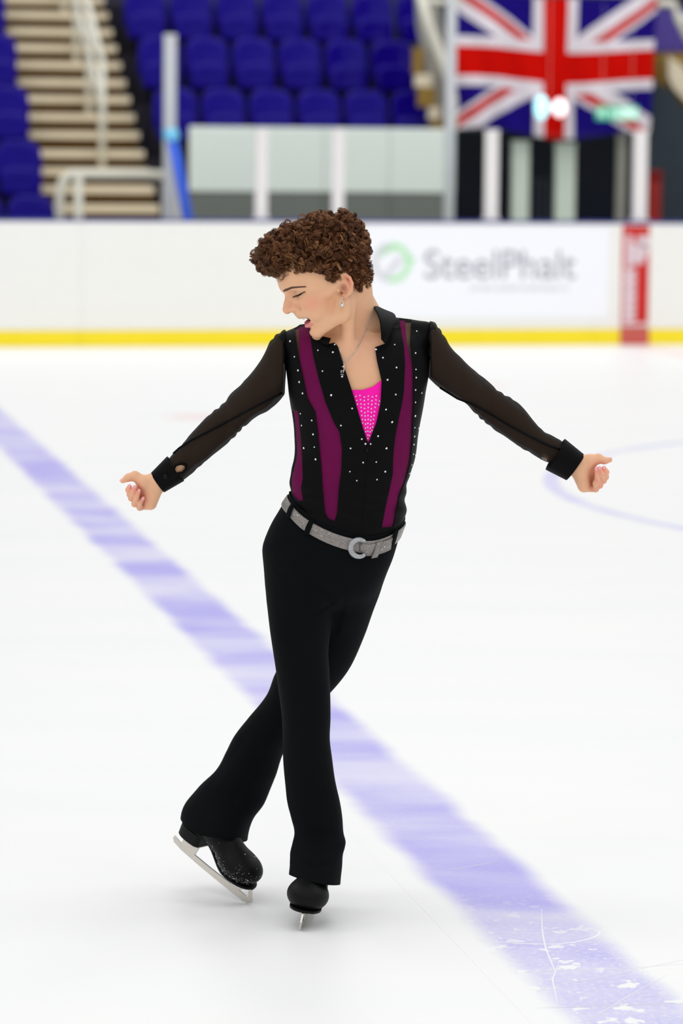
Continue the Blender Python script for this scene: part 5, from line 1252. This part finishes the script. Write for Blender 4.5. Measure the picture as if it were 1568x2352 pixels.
# necklace with a little skate pendant
bvb = BVHTree.FromPolygons([tuple(v) for v in BV], [tuple(t) for t in tris(BQ)])
nk = [(854, 712), (848, 735), (840, 760), (828, 785), (815, 808), (803, 822), (790, 833), (786, 822), (782, 808), (778, 796)]
pts = []
sbc = sb
for i in range(len(nk)-1):
    for u in np.linspace(0, 1, 9)[:-1]:
        p, nn = on(bvb, nk[i][0]*(1-u)+nk[i+1][0]*u, nk[i][1]*(1-u)+nk[i+1][1]*u, .0012)
        if p is not None: pts.append(p)
nl = MB().tube(pts, .00075, 5).build('necklace', MS['silver'], person, smooth=True)
pe = MB(); Ypd = (on(sb, 786, 846)[0] or Vector((0, YT-.11, 0))).y-.004
pw = lambda x, y: Vector(P(x, y, Ypd))
pe.tube([pw(790, 832), pw(789, 838)], .0006, 5); pe.tube([pw(789, 838), pw(790, 848), pw(788, 857), pw(783, 857), pw(783, 852), pw(787, 851)], .0013, 6); pe.tube([pw(785, 842), pw(790, 843)], .0012, 6); pe.tube([pw(782, 860), pw(790, 861)], .0008, 6)
pe.build('pendant', MS['silver'], nl, smooth=True)
tick('details')

# ------------------------------------------------------------------ hair
HLF = [-160, -60, -44, -36, -31, -28, -25, -20, -6, -1, 4, 10, 20, 25, 29, 45, 60, 80, 105, 127, 150, 190]
HLU = [-24, -30, -32, -31, -16, 4, 26, 31, 30, 20, 14, 12, 12, 17, 38, 51, 58, 62, 64, 68, 78, 96]
def hairline(F): return np.interp(F, HLF, HLU)
EA = ((8, 72, 0), (97, 100, 92)); EB = ((98, 116, 0), (62, 44, 62)); EC = ((-25, 20, 0), (62, 60, 80)); ED = ((62, 119, 0), (58, 49, 68)); EE = ((-28, 94, 0), (70, 72, 80))
def hair_vol(q, g=0.0):
    d = ell(q, EA[0], np.array(EA[1])+g); d = smin(d, ell(q, EB[0], np.array(EB[1])+g), 18)
    for E_ in (EC, ED, EE): d = smin(d, ell(q, E_[0], np.array(E_[1])+g), 12)
    return d
def hair_base(p):
    q = to_head(p); b = 4.5*wnoise(q, .16, 2)+3.0*wnoise(q, .33, 7)
    d = hair_vol(q, -11)+b
    d = smax(d, (hairline(q[:, 0])-q[:, 1]+1.5).astype(f32), 5)
    return d*KP
def hair_mat():
    m = NT('curly_brown_hair'); at = m.node('ShaderNodeAttribute'); at.attribute_name = 'tone'
    n = m.noise(m.coord(), 160, 2); x = m.node('ShaderNodeHueSaturation'); m.put(x.inputs['Color'], at.outputs['Color']); m.put(x.inputs['Value'], m.math('ADD', 0.7, m.math('MULTIPLY', n, 0.6)))
    m.set(Base_Color=x.outputs[0], Roughness=0.5, Specular_IOR_Level=0.3); return m.m
hm = hair_mat()
HV, HQ = polygonize(hair_base, (P(555, 600, YT)[0], YT-.22, P(800, 700, YT)[2]), (P(885, 600, YT)[0], YT+.09, P(800, 465, YT)[2]), .0028)
hme = fast_mesh('hair', HV, HQ)
a_ = hme.attributes.new('tone', 'FLOAT_COLOR', 'POINT'); a_.data.foreach_set('color', np.tile(np.array(list(lin(62, 35, 19))+[1.0], f32), len(HV)))
hair = link('hair', hme, plain('hair_undercoat', lin(78, 46, 27), 0.9, spec=0.03, var=0.3, scale=120), person); hair['label'] = 'short curly brown hair'
NC = 1350; polys = []; rads = []; colsv = []
def rot_basis(n):
    a = np.array([0, 0, 1.0]) if abs(n[2]) < .9 else np.array([1.0, 0, 0]); u = np.cross(n, a); u /= np.linalg.norm(u); return u, np.cross(n, u)
cnt = 0; tries = 0; KPT = 18
while cnt < NC and tries < 60000:
    tries += 1
    v = rng.normal(size=3); v /= np.linalg.norm(v); w = rng.random()
    E = EA if w < .42 else (EB if w < .62 else (EC if w < .72 else (ED if w < .86 else EE)))
    c = np.array(E[0])+np.array(E[1])*v; nrm = v/np.array(E[1]); nrm /= np.linalg.norm(nrm)
    if rng.random() < .05:                          # a fringe of short curls along the hairline
        F_ = rng.uniform(-40, 128); U_ = float(hairline(F_))+rng.uniform(6, 14); lo_, hi_ = 0., 100.
        for _ in range(14):
            mid = (lo_+hi_)/2
            if hair_vol(np.array([[F_, U_, mid]], f32), -4)[0] > 0: hi_ = mid
            else: lo_ = mid
        c = np.array([F_, U_, lo_]); nrm = np.array([.15, -.1, 1.]); nrm /= np.linalg.norm(nrm)
    if c[2] < -35: continue                        # far side stays with the base volume
    if hair_vol(c[None].astype(f32), 0)[0] < -5: continue
    hl_ = hairline(c[0])
    if c[1] < hl_+5: continue
    short = (c[1] < 46 and c[0] < 70)
    nape = c[1] < 22
    rc = rng.uniform(2.2, 4.0) if nape else (rng.uniform(3.2, 5.5) if short else rng.uniform(5.0, 11.0))
    depth = rng.uniform(-9, -2) if short else rng.uniform(-12, 1.5)
    if not short and rng.random() < .10: depth = rng.uniform(1, 7)
    c = c+nrm*depth
    if c[1]-rc < hl_+1: c[1] = hl_+1+rc*rng.uniform(.6, 1.0)
    u, vv = rot_basis(nrm); a = rng.uniform(0, 2*math.pi); tang = u*math.cos(a)+vv*math.sin(a)
    down = np.array([.15, -1, .0])+rng.normal(size=3)*.3
    if short: tang = down-nrm*(down@nrm); tang /= np.linalg.norm(tang)+1e-9
    ax = tang*rng.uniform(.3, 1)+nrm*rng.uniform(-.2, .9); ax /= np.linalg.norm(ax)
    b1, b2 = rot_basis(ax); turns = rng.uniform(1.0, 2.3)*(0.7 if nape else 1); pitch_ = rng.uniform(2.5, 6.5)*(1.8 if short else 1); ph0 = rng.uniform(0, 6.28); hand_ = rng.choice([-1, 1])
    tip = rng.uniform(.45, 1.0)
    tone_ = np.array(lin(*[(84, 49, 27), (112, 70, 40), (138, 92, 57), (168, 120, 80)][rng.choice(4, p=[.3, .38, .24, .08])]))
    t = np.linspace(0, 1, KPT)
    ns = 10 if not short else 7
    for s_ in range(ns):
        r_ = rc*(1-(1-tip)*t)*rng.uniform(.86, 1.14); off = rng.normal(size=3)*1.1; pp = ph0+rng.normal()*.22; tt = turns*rng.uniform(.9, 1.1)
        ang = pp+hand_*2*math.pi*tt*t
        L = c+off+ax*((t-.5)*pitch_*turns)[:, None]+(r_*np.cos(ang))[:, None]*b1+(r_*np.sin(ang))[:, None]*b2
        polys.append(from_head(L)); rads.append(rng.uniform(.00038, .00062)); colsv.append(tone_*rng.uniform(.8, 1.25))
    cnt += 1
hc = strands('hair_curls', polys, rads, hm, hair, 3, np.array(colsv)); hc['kind'] = 'stuff'
# stray ringlets over the brow and outline flyaways
polys = []; rads = []; colsv = []
loops = [(600, 600, 11), (590, 575, 9), (612, 622, 10), (628, 626, 9), (640, 636, 8), (662, 618, 10), (688, 619, 13), (700, 612, 9), (676, 612, 9), (716, 630, 6), (640, 615, 10), (585, 590, 7), (650, 628, 8), (606, 608, 10)]
for (x, y, r) in loops:
    for s_ in range(10):
        sdep = rng.uniform(2, 52); base = P(x, y, YHD); cc = to_head(base[None].astype(f32))[0].astype(float); cc[2] = sdep if s_ % 3 else rng.uniform(35, 58)
        t = np.linspace(0, 1, KPT); rr = r*rng.uniform(.75, 1.1)*(1-.35*t); ph = rng.uniform(1.2, 2.4); ang = ph+2*math.pi*rng.uniform(1.0, 1.7)*t*(1 if s_ % 2 else -1)
        off = rng.normal(size=3)*1.6
        L = cc+off+np.stack([rr*np.cos(ang), rr*np.sin(ang), (t-.5)*6], 1)
        polys.append(from_head(L)); rads.append(.00042); colsv.append(np.array(lin(104, 70, 44))*rng.uniform(.7, 1.3))
for k in range(420):
    v = rng.normal(size=3); v /= np.linalg.norm(v); E = EA if rng.random() < .7 else EB; c = np.array(E[0])+np.array(E[1])*v
    if c[1] < hairline(c[0])+22 or hair_vol(c[None].astype(f32))[0] < -5: continue
    nrm = v/np.array(E[1]); nrm /= np.linalg.norm(nrm); u, vv = rot_basis(nrm); a = rng.uniform(0, 6.28); tg_ = u*math.cos(a)+vv*math.sin(a)
    t = np.linspace(0, 1, KPT); Lh = rng.uniform(6, 15); cu = rng.uniform(2, 5)
    L = c-nrm*4+nrm[None]*(Lh*np.sin(t*math.pi*rng.uniform(.5, .95)))[:, None]+tg_[None]*(cu*(1-np.cos(t*rng.uniform(2, 5))))[:, None]
    polys.append(from_head(L)); rads.append(.00022); colsv.append(np.array(lin(112, 76, 50))*rng.uniform(.7, 1.3))
hf = strands('stray_curls', polys, rads, hm, hair, 3, np.array(colsv)); hf['kind'] = 'stuff'
tick('hair %d strands' % len(polys))
